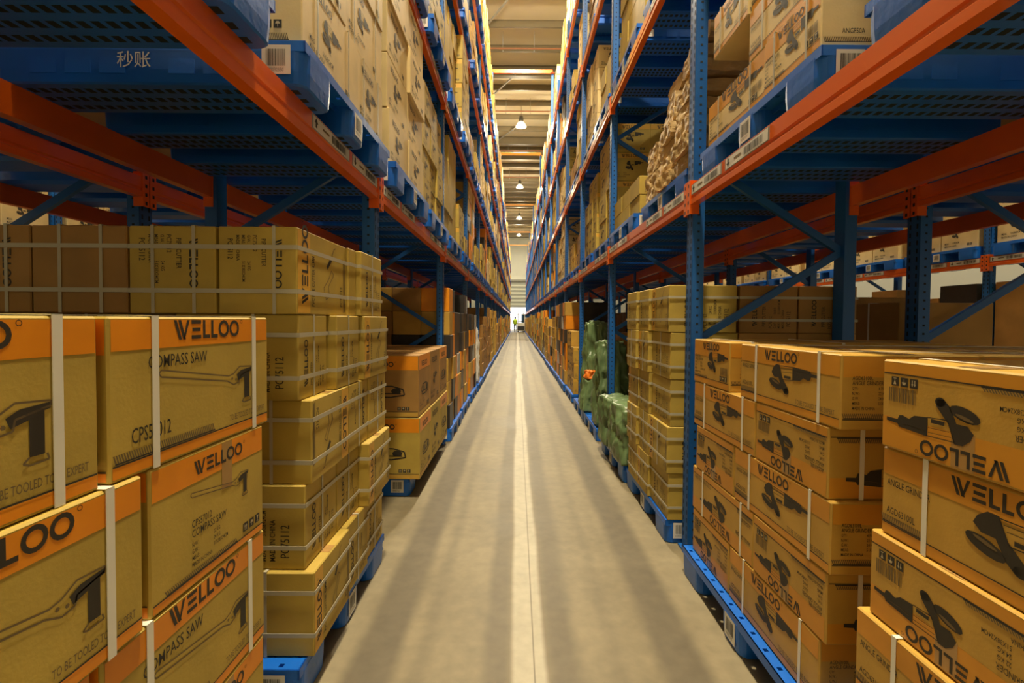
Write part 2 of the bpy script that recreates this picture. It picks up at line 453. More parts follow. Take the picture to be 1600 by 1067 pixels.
def carton(name, me, cx, cy, z, rz, label, cat='carton', group=None, straps=(), dims=None, tilt=0):
    o = put(name, me, (cx, cy, z + .0008), rz)
    if tilt: o.rotation_euler[1] = tilt
    o['label'] = label; o['category'] = cat
    if group: o['group'] = group
    for s in straps: put('strap', strap_mesh(s[0], *dims, s[1], *(s[2:3])), parent=o)
    return o

# ------------------------------------------------------------------ rack layout
BAY, Y0 = 2.56, .31
DY = {-1: -.03, 1: .06}
LV = [0, 2.22, 3.89, 5.58, 7.28]
XF = {-1: -.83, 1: 1.045}          # aisle face of the uprights
XB = {-1: -.81, 1: 1.03}           # aisle face of the beams
DEPTH = .98
NB = 23
SIDE = {-1: 'left', 1: 'right'}
LVN = ['floor', 'first shelf', 'second shelf', 'third shelf', 'fourth shelf']
def YK(k, s): return Y0 + BAY * k + DY[s]
def YF(k, s): return YK(k, s) if k else -.06

# upright frame: local x from 0 (aisle face) to -DEPTH*... ; for the right side rotated by pi.  local +x = towards aisle
def upright_mesh(H, slots, front):
    mb = MB(); x0, x1 = (-.07, 0) if front else (-DEPTH, -DEPTH + .07)
    xa, xb, yw = x0, x1, .048
    t = .004
    # omega-like channel: web towards the aisle, two flanges, two lips
    wx = (x1 - t, x1) if front else (x0, x0 + t)
    mb.box(wx[0], wx[1], -yw, yw, 0.012, H, BLUEU)
    mb.box(x0, x1, -yw, -yw + t, .012, H, BLUEU); mb.box(x0, x1, yw - t, yw, .012, H, BLUEU)
    mb.box(x0 if front else x1 - t, x0 + t if front else x1, -yw, yw, .012, H, BLUEU)
    if slots:
        z = .08; fx = x1 + .0008 if front else x0 - .0008
        while z < H - .05:
            for y in (-.026, .026):
                mb.poly([(fx, y - .006, z), (fx, y + .006, z), (fx, y + .006, z + .028), (fx, y - .006, z + .028)], HOLE)
            if front:
                for xx in (-.035,):
                    for sy in (-1, 1): mb.poly([(xx - .007, sy * (yw + .0008), z + .01), (xx + .007, sy * (yw + .0008), z + .01), (xx + .007, sy * (yw + .0008), z + .022), (xx - .007, sy * (yw + .0008), z + .022)], HOLE)
            z += .05
    return mb.mesh('upright')
def brace_mesh(H, i, kind='d'):
    mb = MB(); z0 = .22 + .54 * i; xf, xr = -.06, -DEPTH + .06
    a, b = ((xf, 0, z0), (xr, 0, z0 + .54)) if i % 2 == 0 else ((xr, 0, z0), (xf, 0, z0 + .54))
    mb.bar(a, b, .042, .028, BLUEU)
    return mb.mesh('diagonal_brace')
FM = {}
def frame(x, y, rz, H, label, near, group=None):
    o = put('upright_frame', None, (x, y, 0), rz, label=label, category='rack frame')
    if group: o['group'] = group
    if near == 0:
        k = ('low', H)
        if k not in FM:
            mb = MB()
            for a, b in ((-.07, 0), (-DEPTH, -DEPTH + .07)): mb.box(a, b, -.048, .048, 0.012, H, BLUEU)
            FM[k] = mb.mesh('upright_pair')
        for a, b in ((-.07, 0), (-DEPTH, -DEPTH + .07)):
            kk = ('u', a, H)
            if kk not in FM:
                mb = MB(); mb.box(a, b, -.048, .048, .012, H, BLUEU); FM[kk] = mb.mesh('upright')
            put('upright', FM[kk], parent=o)
        return o
    for fr in (True, False):
        k = (H, fr)
        if k not in FM: FM[k] = upright_mesh(H, True, fr)
        put('upright', FM[k], parent=o)
        kp = ('plate', fr)
        if kp not in FM:
            mb = MB(); a, b = (-.09, .02) if fr else (-DEPTH - .02, -DEPTH + .09)
            mb.box(a, b, -.065, .065, 0.001, .013, BLUEU); FM[kp] = mb.mesh('base_plate')
        put('base_plate', FM[kp], parent=o)
    for i in range(int((H - .4) / .54)):
        k = ('br', i)
        if k not in FM: FM[k] = brace_mesh(H, i)
        put('diagonal_brace', FM[k], parent=o)
    return o
# beam: local x 0 = aisle face, goes to -x; along local y from -BAY/2 .. BAY/2; top at z=0
def beam_body():
    mb = MB(); L = BAY / 2 - .05
    prof = [(0, 0), (-.045, 0), (-.045, -.115), (.002, -.115), (.002, -.085), (-.006, -.078), (-.006, -.07), (0, -.063)]
    n = len(mb.v)
    i = mb.mi(BEAM)
    for y in (-L, L):
        for x, z in prof: mb.v.append((x, y, z))
    m = len(prof)
    for k in range(m): mb.f.append((k, (k + 1) % m, m + (k + 1) % m, m + k)); mb.m.append(i)
    mb.f.append(tuple(range(m))); mb.m.append(i); mb.f.append(tuple(range(m, 2 * m))); mb.m.append(i)
    return mb.mesh('beam')
def bracket_body(e):
    mb = MB(); L = BAY / 2
    y0, y1 = (L - .052, L - .003) if e > 0 else (-L + .003, -L + .052)
    mb.box(.002, .007, y0, y1, -.17, .03, BEAM, .001); mb.box(-.05, .002, y1 - .004 if e < 0 else y0, y1 if e < 0 else y0 + .004, -.17, .03, BEAM)
    for z in (-.15, -.10, -.05, 0): mb.poly([(.0078, (y0 + y1) / 2 + a, z + b) for a, b in ((-.008, -.01), (.008, -.01), (.008, .01), (-.008, .01))], HOLE)
    return mb.mesh('end_bracket')
def label_body(up, seed):
    a = Art(.42, .062)
    mb = MB(); mb.box(-.002, .0015, 0, .42, -.062, -.004, GREYL)
    a.rect(.01, .004, .41, .054, LABEL)
    if up:
        a.poly([(.03, .012), (.045, .012), (.045, .030), (.056, .030), (.0375, .050), (.019, .030), (.03, .030)], INK, .0008)
        a.rect(.10, .026, .17, .036, INK2, .0006); a.barcode(.20, .012, .17, .034, INK, .0008, seed)
    else:
        a.poly([(.03, .050), (.045, .050), (.045, .030), (.056, .030), (.0375, .010), (.019, .030), (.03, .030)], INK, .0008)
        a.rect(.10, .026, .17, .036, INK2, .0006); a.barcode(.20, .012, .17, .034, INK, .0008, seed)
    for pts, m, z in a.p: mb.poly([(.0022 + z, u, -.062 + v) for u, v in pts], m)
    return mb.mesh('location_label')
BM = None
def beam(s, x, y, z, rz, label, lv=1, stickers=True, group=None, brackets=True, LB=BAY):
    global BM
    if BM is None: BM = dict(b=beam_body(), p=bracket_body(1), n=bracket_body(-1), l=[label_body(i % 2 == 0, 5 + i) for i in range(4)])
    if not brackets:
        if 'j' not in BM:
            mb = MB(); L = BAY / 2; mb.box(-.045, 0, -L + .05, L - .05, -.115, 0, BEAM); mb.box(-.05, .006, L - .052, L - .003, -.17, .03, BEAM); mb.box(-.05, .006, -L + .003, -L + .052, -.17, .03, BEAM)
            BM['j'] = mb.mesh('beam')
        o = put('shelf_beam', BM['j'], (x, y, z), rz, label=label, category='beam', kind='thing')
        if group: o['group'] = group
        return o
    sh = (LB - BAY) / 2
    if abs(sh) > .01 and ('b', LB) not in BM:
        me = BM['b'].copy()
        for v in me.vertices: v.co.y += sh * (1 if v.co.y > 0 else -1)
        BM['b', LB] = me
    o = put('shelf_beam', BM.get(('b', LB), BM['b']), (x, y, z), rz, label=label, category='beam', kind='thing')
    if group: o['group'] = group
    put('end_bracket', BM['p'], (0, sh, 0), parent=o); put('end_bracket', BM['n'], (0, -sh, 0), parent=o)
    if stickers:
        L = LB / 2
        for k, yy in enumerate((-L + .06, -L + .52, L - .94, L - .48)):
            put('location_label', BM['l'][k], (0, yy, 0), parent=o, label='white barcode label on the orange beam')
    return o

# ------------------------------------------------------------------ pallets  (1.1 x 1.1 x .15), local +x = aisle, origin at base centre
PW, PH = 1.10, .15
def deck_mesh(ly=PW):
    mb = MB(); hx, hy = PW / 2, ly / 2
    zt, zb = PH, PH - .028
    def lines(h):
        n = round(2 * h / .05); p = 2 * h / n; r = []
        for i in range(n): r += [-h + i * p, -h + i * p + p * .33, -h + i * p + p * .67]
        return r + [h]
    X, Y = lines(hx), lines(hy); i = mb.mi(BLUEP)
    nx, ny = len(X), len(Y); b0 = 0
    for z in (zt, zb):
        for x in X:
            for y in Y: mb.v.append((x, y, z))
    def V(t, a, b): return t * nx * ny + a * ny + b
    def hole(a, b): return 0 <= a < nx - 1 and 0 <= b < ny - 1 and a % 3 == 1 and b % 3 == 1 and (a // 3) % 2 == (b // 3) % 2
    for a in range(nx - 1):
        for b in range(ny - 1):
            if hole(a, b):
                q = [(a, b), (a + 1, b), (a + 1, b + 1), (a, b + 1)]
                for k in range(4):
                    p, r = q[k], q[(k + 1) % 4]
                    mb.f.append((V(0, *p), V(0, *r), V(1, *r), V(1, *p))); mb.m.append(i)
                continue
            mb.f.append((V(0, a, b), V(0, a + 1, b), V(0, a + 1, b + 1), V(0, a, b + 1))); mb.m.append(i)
            mb.f.append((V(1, a, b), V(1, a, b + 1), V(1, a + 1, b + 1), V(1, a + 1, b))); mb.m.append(i)
    # rim lip and ribs below the deck
    for sx in (-1, 1):
        mb.box(sx * hx - .006 * (sx > 0), sx * hx + .006 * (sx < 0), -hy, hy, zb - .008, zt, BLUEP)
        mb.box(-hx, hx, sx * hy - .006 * (sx > 0), sx * hy + .006 * (sx < 0), zb - .008, zt, BLUEP)
    for k in range(-4, 5):
        mb.box(k * hx / 4.6 - .003, k * hx / 4.6 + .003, -hy + .01, hy - .01, zb - .02, zb, BLUEP)
    return mb.mesh('deck')
def runner_mesh(wy):
    """a hollow skid across the depth of the pallet, closed ends, ribbed underside"""
    mb = MB(); i = mb.mi(BLUEP); r = .04; H = PH - .026; wx = PW
    rings = [(0.0, .010), (.006, .004), (.05, .001), (H, -.001)]
    for z, ins in rings:
        for cx, cy, a0 in ((1, 1, 0), (-1, 1, 90), (-1, -1, 180), (1, -1, 270)):
            for k in range(5):
                a = math.radians(a0 + 22.5 * k)
                mb.v.append((cx * (wx / 2 - r - ins) + r * math.cos(a), cy * (wy / 2 - r - ins) + r * math.sin(a), z))
    n = 20
    for j in range(len(rings) - 1):
        for k in range(n): mb.f.append((j * n + k, j * n + (k + 1) % n, (j + 1) * n + (k + 1) % n, (j + 1) * n + k)); mb.m.append(i)
    mb.f.append(tuple(range(n))); mb.m.append(i)
    mb.f.append(tuple(range(3 * n, 4 * n))); mb.m.append(i)
    for a in range(-12, 13):
        for b in (-1, 0, 1): mb.box(a * .041 - .012, a * .041 + .012, b * wy * .27 - .016, b * wy * .27 + .016, -.0005, .002, HOLE)
    for a in range(-4, 5):
        if a % 4: 
            for sy in (-1, 1): mb.box(a * .12 - .045, a * .12 + .045, sy * (wy / 2 - .001) - .001, sy * (wy / 2 - .001) + .001, .035, .095, BLUEP)
    return mb.mesh('runner')
def sticker_mesh(face, seed):
    a = Art(.10, .10); r = random.Random(seed)
    a.rect(0, 0, .10, .10, LABEL); a.barcode(.015, .028, .07, .058, INK, .0005, seed)
    a.text(('K00031537', 'K00032330')[seed % 2], .015, .009, .013, INK, .07)
    mb = MB()
    for pts, m, z in a.p:
        mb.poly([(z, u - .05, v) for u, v in pts] if face == 'A' else ([(u - .05, -z, v) for u, v in pts] if face == 'N' else [(.05 - u, z, v) for u, v in pts]), m)
    return mb.mesh('barcode_label')
PMC = {}
def pallet(x, y, z, rz, label, detail=2, ly=PW, group=None, text=None, wide=False):
    if 'd' not in PMC:
        PMC['d'] = deck_mesh(); PMC['f'] = runner_mesh(.20); PMC['c'] = runner_mesh(.25)
        mb = MB(); hx = PW / 2
        mb.box(-hx, hx, -hx, hx, PH - .05, PH, BLUEP, .008)
        for b in (-1, 0, 1): mb.box(-hx + .003, hx - .003, b * .43 - .11, b * .43 + .11, 0, PH - .04, BLUEP, .02)
        for k in range(-8, 9): mb.box(k * .062 - .003, k * .062 + .003, -hx + .01, hx - .01, PH - .07, PH - .045, BLUEP)
        PMC['low'] = mb.mesh('plastic_pallet')
        PMC['sA'] = [sticker_mesh('A', i) for i in range(4)]; PMC['sN'] = [sticker_mesh('N', i) for i in range(3)]; PMC['sP'] = [sticker_mesh('P', i) for i in range(3)]
    if detail == 0:
        o = put('plastic_pallet', PMC['low'], (x, y, z), rz, label=label, category='pallet')
        if group: o['group'] = group
        o.scale[1] = ly / PW
        return o
    o = put('plastic_pallet', None, (x, y, z), rz, label=label, category='pallet')
    if group: o['group'] = group
    if ly != PW:
        if ('d', ly) not in PMC: PMC['d', ly] = deck_mesh(ly)
        put('deck', PMC['d', ly], parent=o)
    else: put('deck', PMC['d'], parent=o)
    for b in (-1, 0, 1): put('runner', PMC['c'] if b else PMC['f'], (0, b * (ly / 2 - .126), 0), parent=o)
    i = R.randrange(4)
    put('barcode_label', PMC['sA'][i], (PW / 2 + .0025, R.choice((0, 0, .01)), .022), parent=o, label='white barcode label')
    if detail == 2:
        ny = -1 if abs(rz) < 1 else 1
        put('barcode_label', PMC['sN' if ny < 0 else 'sP'][i % 3], (PW / 2 - .10, ny * (ly / 2 + .0025), .034), parent=o, label='white barcode label')
    return o
for_text = []
from mathutils import noise as MN

# ------------------------------------------------------------------ the setting
def floor_material():
    m = bpy.data.materials.new('worn_concrete'); m.use_nodes = True
    nt = m.node_tree; N = nt.nodes.new; K = nt.links.new; b = nt.nodes['Principled BSDF']
    tc = N('ShaderNodeTexCoord'); sp = N('ShaderNodeSeparateXYZ'); K(tc.outputs['Object'], sp.inputs[0])
    wob = N('ShaderNodeTexNoise'); wob.inputs['Scale'].default_value = .35; K(tc.outputs['Object'], wob.inputs['Vector'])
    def math_(op, a, b_=None, c=None):
        n = N('ShaderNodeMath'); n.operation = op
        for i, v in enumerate((a, b_, c)):
            if v is None: continue
            if isinstance(v, (int, float)): n.inputs[i].default_value = v
            else: K(v, n.inputs[i])
        return n.outputs[0]
    x = math_('ADD', sp.outputs[0], math_('MULTIPLY', math_('SUBTRACT', wob.outputs[0], .5), .10))
    def band(a, c, soft, src=None):
        ce, hw = (a + c) / 2, (c - a) / 2
        d = math_('ABSOLUTE', math_('SUBTRACT', src or x, ce))
        n = N('ShaderNodeMapRange'); n.interpolation_type = 'SMOOTHSTEP'; K(d, n.inputs[0])
        n.inputs[1].default_value = hw + soft; n.inputs[2].default_value = hw - soft; n.inputs[3].default_value = 0; n.inputs[4].default_value = 1
        return n.outputs[0]
    pat = N('ShaderNodeTexNoise'); pat.inputs['Scale'].default_value = 1.3; pat.inputs['Detail'].default_value = 5; pat.inputs['Roughness'].default_value = .65
    K(tc.outputs['Object'], pat.inputs['Vector'])
    tr = None
    for a, c, s_, wt in ((-.68, -.49, .035, .9), (-.13, -.02, .03, .7), (.14, .27, .04, .75), (.60, .79, .04, .9), (-.42, -.36, .03, .35), (.40, .46, .03, .3)):
        v = math_('MULTIPLY', band(a, c, s_), wt); tr = v if tr is None else math_('MAXIMUM', tr, v)
    tr = math_('MULTIPLY', tr, math_('ADD', .45, pat.outputs[0]))
    cr = N('ShaderNodeValToRGB'); e = cr.color_ramp.elements
    e[0].position = .3; e[0].color = (.165, .135, .078, 1); e[1].position = .72; e[1].color = (.275, .228, .140, 1)
    K(pat.outputs[0], cr.inputs[0])
    fine = N('ShaderNodeTexNoise'); fine.inputs['Scale'].default_value = 14; fine.inputs['Detail'].default_value = 6; K(tc.outputs['Object'], fine.inputs['Vector'])
    def mix(f, a, c, mode='MIX'):
        n = N('ShaderNodeMix'); n.data_type = 'RGBA'; n.blend_type = mode
        if isinstance(f, (int, float)): n.inputs[0].default_value = f
        else: K(f, n.inputs[0])
        for i, v in ((6, a), (7, c)):
            if isinstance(v, tuple): n.inputs[i].default_value = (*v, 1)
            else: K(v, n.inputs[i])
        return n.outputs[2]
    c1 = mix(math_('MULTIPLY', tr, .92), cr.outputs[0], (.098, .08, .052))
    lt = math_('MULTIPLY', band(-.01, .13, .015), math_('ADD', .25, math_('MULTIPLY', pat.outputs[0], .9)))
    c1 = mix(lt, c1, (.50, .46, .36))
    yy = math_('SUBTRACT', sp.outputs[1], 1.25)
    pa = math_('MULTIPLY', band(-.04, .17, .03), band(-.5, .28, .1, yy))
    pa = math_('MULTIPLY', pa, math_('GREATER_THAN', fine.outputs[0], .47))
    c1 = mix(math_('MULTIPLY', pa, .6), c1, (.42, .45, .36))
    jt = math_('MAXIMUM', band(.078, .084, .0015, sp.outputs[0]), 0)
    ym = math_('PINGPONG', math_('ADD', sp.outputs[1], 40.2), 3.0)
    jt = math_('MAXIMUM', jt, math_('LESS_THAN', ym, .006))
    c1 = mix(math_('MULTIPLY', jt, .7), c1, (.12, .10, .07))
    c1 = mix(.25, c1, fine.outputs[0], 'OVERLAY')
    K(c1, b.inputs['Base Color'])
    rr = N('ShaderNodeMapRange'); K(pat.outputs[0], rr.inputs[0]); rr.inputs[3].default_value = .42; rr.inputs[4].default_value = .62; b.inputs['Specular IOR Level'].default_value = .35; K(rr.outputs[0], b.inputs['Roughness'])
    bp = N('ShaderNodeBump'); bp.inputs['Strength'].default_value = .06; K(fine.outputs[0], bp.inputs['Height']); K(bp.outputs[0], b.inputs['Normal'])
    return m
HW, YA, YE, ZC = 9.5, -7.0, 62.0, 12.0
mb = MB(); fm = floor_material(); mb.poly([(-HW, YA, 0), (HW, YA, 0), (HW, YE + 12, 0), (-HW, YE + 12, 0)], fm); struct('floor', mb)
WALLM = mat('pale_wall_sheet', (.80, .82, .72), .6, var=.06, scale=.6)
ROOFM = mat('cream_roof_sheet', (.74, .66, .48), .6, var=.08, scale=.5)
ROOFS = mat('roof_steel', (.22, .18, .11), .5, var=.1, scale=1)
mb = MB(); mb.box(-HW, HW, YA, YE, ZC, ZC + .1, ROOFM); struct('ceiling', mb)
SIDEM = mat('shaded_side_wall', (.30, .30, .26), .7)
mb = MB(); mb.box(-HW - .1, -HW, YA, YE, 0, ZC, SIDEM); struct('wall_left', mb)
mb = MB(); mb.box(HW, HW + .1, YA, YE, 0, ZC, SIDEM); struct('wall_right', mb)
mb = MB()
DX0, DX1, DZ = -.95, 1.15, 3.05
mb.box(-HW, DX0, YE, YE + .2, 0, ZC, WALLM); mb.box(DX1, HW, YE, YE + .2, 0, ZC, WALLM); mb.box(DX0, DX1, YE, YE + .2, DZ, ZC, WALLM)
struct('wall_back', mb)
mb = MB(); mb.box(-HW, HW, YA - .1, YA, 0, ZC, WALLM); struct('wall_front', mb)
mb = MB()
for i in range(13): mb.box(DX0 - .15, DX1 + .15, YE - .06 - .02 * (i % 2), YE, DZ + .05 + i * .24, DZ + .27 + i * .24, mat('shutter_slat', (.72, .74, .62), .5) if i % 2 else mat('grey_shutter_slat', (.34, .36, .31), .5))
mb.box(DX0 - .2, DX0 - .05, YE - .12, YE, 0, 6.3, WALLM); mb.box(DX1 + .05, DX1 + .2, YE - .12, YE, 0, 6.3, WALLM)
struct('door_1', mb)
mb = MB(); mb.box(-HW, HW, YE - .3, YE - .02, 6.35, 6.6, mat('wall_rail', (.3, .3, .26), .6)); struct('trim_1', mb)
# roof purlins, each one a strip across the hall, and a few main rafters
for i, y in enumerate([9.5 + 1.55 * j for j in range(34)]):
    big = i % 5 == 2
    mb = MB()
    d, t = (.42, .24) if big else (.24, .07)
    mb.box(-HW, HW, y - t / 2, y + t / 2, ZC - .014, ZC, ROOFS); mb.box(-HW, HW, y - .006, y + .006, ZC - d, ZC - .01, ROOFS); mb.box(-HW, HW, y - t / 2, y + t / 2, ZC - d - .014, ZC - d, ROOFS)
    struct('trim_%d' % (i + 2), mb)
for i, y in enumerate((12.6, 17.9, 23.2, 28.5, 33.8, 42)):
    mb = MB(); mb.lathe([(.028, -4), (.028, 4)], 8, mat('pipe_red_brown', (.42, .16, .06), .5), (0, y, ZC - .62), 'x')
    for xx in (-.6, .55): mb.box(xx - .008, xx + .008, y - .008, y + .008, ZC - .62, ZC, STEEL); mb.lathe([(.01, -.10), (.028, -.09), (.012, -.03)], 8, STEEL, (xx, y, ZC - .64))
    put('sprinkler_pipe', mb.mesh('sprinkler_pipe'), label='thin sprinkler pipe under the roof, %s from the camera' % od(i + 1), category='pipe', group='sprinkler pipes under the roof')
for i, (y, s) in enumerate(((15.2, 1), (20.3, -1), (25.8, 1))):
    mb = MB(); mb.bar((-1.6, y + 2.6, ZC - .36), (-.15, y, ZC - .36), .05, .05, STEEL)
    struct('trim_%d' % (60 + i), mb)

# high bay lamps
BULB = mat('lamp_glow', (1, .93, .78), .4, emit=14)
SHADE = mat('acrylic_reflector', (.80, .78, .70), .3, alpha=.7)
def lamp(x, y, label, power):
    o = put('high_bay_lamp', None, (x, y, 0), label=label, category='lamp', group='high bay lamps over the aisles')
    z = 10.9
    mb = MB(); mb.lathe([(.008, z + .45), (.008, ZC)], 6, INK); put('cord', mb.mesh('cord'), parent=o)
    mb = MB(); mb.lathe([(.03, z + .46), (.09, z + .44), (.11, z + .30), (.11, z + .2), (.07, z + .18)], 16, mat('lamp_housing', (.1, .1, .09), .4)); put('housing', smooth(mb.mesh('housing')), parent=o)
    mb = MB(); mb.lathe([(.08, z + .20), (.14, z + .16), (.21, z + .06), (.27, z - .06)], 20, SHADE)
    me = mb.mesh('reflector'); put('reflector', smooth(me), parent=o)
    mb = MB(); mb.lathe([(.05, z + .15), (.10, z + .08), (.10, z), (.06, z - .04)], 12, BULB); put('bulb', smooth(mb.mesh('bulb')), parent=o)
    l = bpy.data.lights.new('lamp_light', 'AREA'); l.shape = 'DISK'; l.size = .5; l.energy = power; l.color = (1, .86, .60)
    q = bpy.data.objects.new('lamp_light', l); COL.objects.link(q); q.location = (x, y, z - .12)
    l = bpy.data.lights.new('lamp_glow_light', 'POINT'); l.energy = power * .6; l.shadow_soft_size = .2; l.color = (1, .86, .60)
    q = bpy.data.objects.new('lamp_glow_light', l); COL.objects.link(q); q.location = (x, y, z - .2)
for i, y in enumerate((1.2, 12.5, 23.7, 34.5, 45, 54)):
    lamp(.12, y, 'round hanging warehouse lamp above the main aisle, %s from the camera' % od(i + 1), LAMP_W * (1.15, 1, .8, .75, .8, .9)[i])
for i, (x, y) in enumerate(((-4.3, 3), (4.7, 3), (-4.3, 13), (4.7, 13))):
    lamp(x, y, 'hanging warehouse lamp over the neighbouring %s aisle, %s one' % (('left', 'right')[x > 0], ('near', 'far')[y > 5]), LAMP_W * .45)

# ------------------------------------------------------------------ racks
for s in (-1, 1):
    rz = 0 if s < 0 else PI
    for k in range(0, NB + 1):
        H = 9.35 if k in (6, 9, 13, 17, 20) else (8.6 if k < 3 else 7.9)
        frame(s * abs(XF[s]), YF(k, s), rz, H, 'blue perforated upright frame of the %s rack, %s from the camera' % (SIDE[s], od(k + 1)), 1 if k < 5 else 0)
    for k in range(0, NB):
        ym = (YF(k, s) + YF(k + 1, s)) / 2; LB = YF(k + 1, s) - YF(k, s)
        for lv in (1, 2, 3, 4):
            if k == 0 and lv > 2: continue
            beam(s, s * abs(XB[s]), ym, LV[lv], rz, 'orange front beam of the %s rack, %s level, %s bay from the camera' % (SIDE[s], LVN[lv], od(k + 1)), lv, (k < 4 and lv < 3) or (k < 8 and lv == 1), brackets=k < 8, LB=LB)
            if (lv == 1 and k < 7) or (lv == 2 and 0 < k < 4):
                beam(s, s * (abs(XF[s]) + DEPTH), ym, LV[lv], rz + PI, 'orange rear beam of the %s rack, %s level, %s bay from the camera' % (SIDE[s], LVN[lv], od(k + 1)), lv, False, LB=LB)
    # back to back row, and the row across the neighbouring aisle
    xb = abs(XF[s]) + DEPTH + .38
    for k in range(0, 8):
        frame(s * xb, YK(k, s), rz, 4.2, 'dark blue upright frame of the rack behind the %s rack, %s from the camera' % (SIDE[s], od(k + 1)), 1)
        if k < 7:
            ym = (YK(k, s) + YK(k + 1, s)) / 2
            beam(s, s * (xb - .02), ym, LV[1], rz, 'orange beam on near side of the rack behind the %s rack, %s bay' % (SIDE[s], od(k + 1)), 1, False)
            beam(s, s * (xb + DEPTH + .02), ym, LV[1], rz + PI, 'orange beam on far side of the rack behind the %s rack, %s bay' % (SIDE[s], od(k + 1)), 1, False)
    xc = xb + DEPTH + 2.35
    for k in range(0, 8):
        frame(s * xc, YK(k, s) + .4, rz, 4.2, 'blue upright frame across the neighbouring %s aisle, %s from the camera' % (SIDE[s], od(k + 1)), 1)
        if k < 7:
            ym = (YK(k, s) + YK(k + 1, s)) / 2 + .4
            beam(s, s * (xc - .02), ym, LV[1], rz, 'lit orange beam across the neighbouring %s aisle, %s bay' % (SIDE[s], od(k + 1)), 1, k < 4)
    # loads of those rows
    for k in range(0, 7):
        for j in (0, 1):
            yc = YK(k, s) + .65 + 1.26 * j
            if k < 7:
                pallet(s * (xb + .5), yc, LV[1], rz, 'blue pallet in the rack behind the %s rack, %s from the camera' % (SIDE[s], od(2 * k + j + 1)), 0)
            pallet(s * (xc + .5), yc + .4, LV[1], rz, 'blue pallet across the neighbouring %s aisle, %s from the camera' % (SIDE[s], od(2 * k + j + 1)), 1 if k < 4 else 0)
XBK = {s: abs(XF[s]) + DEPTH + .38 for s in (-1, 1)}; XCK = {s: XBK[s] + DEPTH + 2.35 for s in (-1, 1)}
for i, k in enumerate((6, 9, 13, 17, 20)):
    y = (YK(k, -1) + YK(k, 1)) / 2
    mb = MB(); mb.box(-.87, 1.08, y - .03, y + .03, 9.35, 9.47, BEAM if i == 0 else YBEAM, .004)
    for x in (-.87, 1.08): mb.box(x - .06, x + .06, y - .10, y + .10, 9.345, 9.352, BEAM)
    put('rack_tie_beam', mb.mesh('rack_tie_beam'), label='%s tie beam joining the rack tops across the aisle, %s from the camera' % ('red-orange' if i == 0 else 'yellow-orange', od(i + 1)), category='tie beam', kind='thing')

# ------------------------------------------------------------------ hand placed loads near the camera
def place(s, kind, name, xw, ya, L, D, z, H, label, A='none', N='none', body=TAN, straps=(), inv=False, tape=True, jit=.006, group=None, cat='carton'):
    me = carton_mesh(D, L, H - .002, body, A, N, tape, inv)
    rz = (0 if s < 0 else PI) + R.uniform(-jit, jit)
    return carton(name, me, s * (xw + D / 2), ya + L / 2, z, rz, label, cat, group, straps, (D, L, H - .002))

# compass saw cartons, left
pallet(-(.77 + .55), .90, 0, 0, 'blue plastic pallet on the floor under the compass saw cartons', 2)
SAW = 'compass_saw_carton'
q = .315; zz = lambda i: .152 + q * i
sv = lambda L: (('v', -L / 2 + .2 * L, .018), ('v', L / 2 - .14 * L, .018))
SL = [
    (3, .750, .880, .56, .43, 'saw_long', 'saw_end', 'top strapped carton with orange band, compass saw drawing and full logo', 1),
    (3, .752, .300, .56, .43, 'saw_long', 'saw_end', 'top orange-banded carton cut off by the left edge of the photo', 1),
    (2, .750, .975, .435, .56, 'saw_end', 'saw_long', 'unstrapped orange-banded carton end with torn tape, second layer from top', 0),
    (2, .742, .385, .56, .43, 'saw_long', 'saw_end', 'strapped saw carton at left edge jutting out below the top carton', 1),
    (1, .750, .855, .56, .43, 'saw_long', 'saw_end', 'strapped saw carton, third from the top, reading COMPASS SAW on its slanted side', 1),
    (1, .755, .28, .56, .43, 'saw_long', 'saw_end', 'saw carton in the third layer nearest the camera, mostly out of view', 1),
    (0, .750, .975, .435, .56, 'saw_end', 'saw_long', 'lowest saw carton end resting on the pallet beside the aisle', 0),
    (0, .750, .40, .56, .43, 'saw_long', 'saw_end', 'lowest saw carton nearest the camera under the others', 1)]
for r, xw, ya, L, D, A, N, lb, st in SL:
    place(-1, 0, SAW, xw, ya, L, D, zz(r), q, lb, A, N, TAN, sv(L) if st else (), group='compass saw cartons')
for i, (x, y) in enumerate(((1.19, .88),)):
    place(-1, 0, SAW, x, y, .56, .43 if x < 1.5 else .24, zz(3), q, 'saw carton in the top layer, %s, %s in from the aisle' % ('farther' if y > .5 else 'nearer', 'second' if x < 1.5 else 'third'), 'none', 'saw_end', TAN, (), group='compass saw cartons')

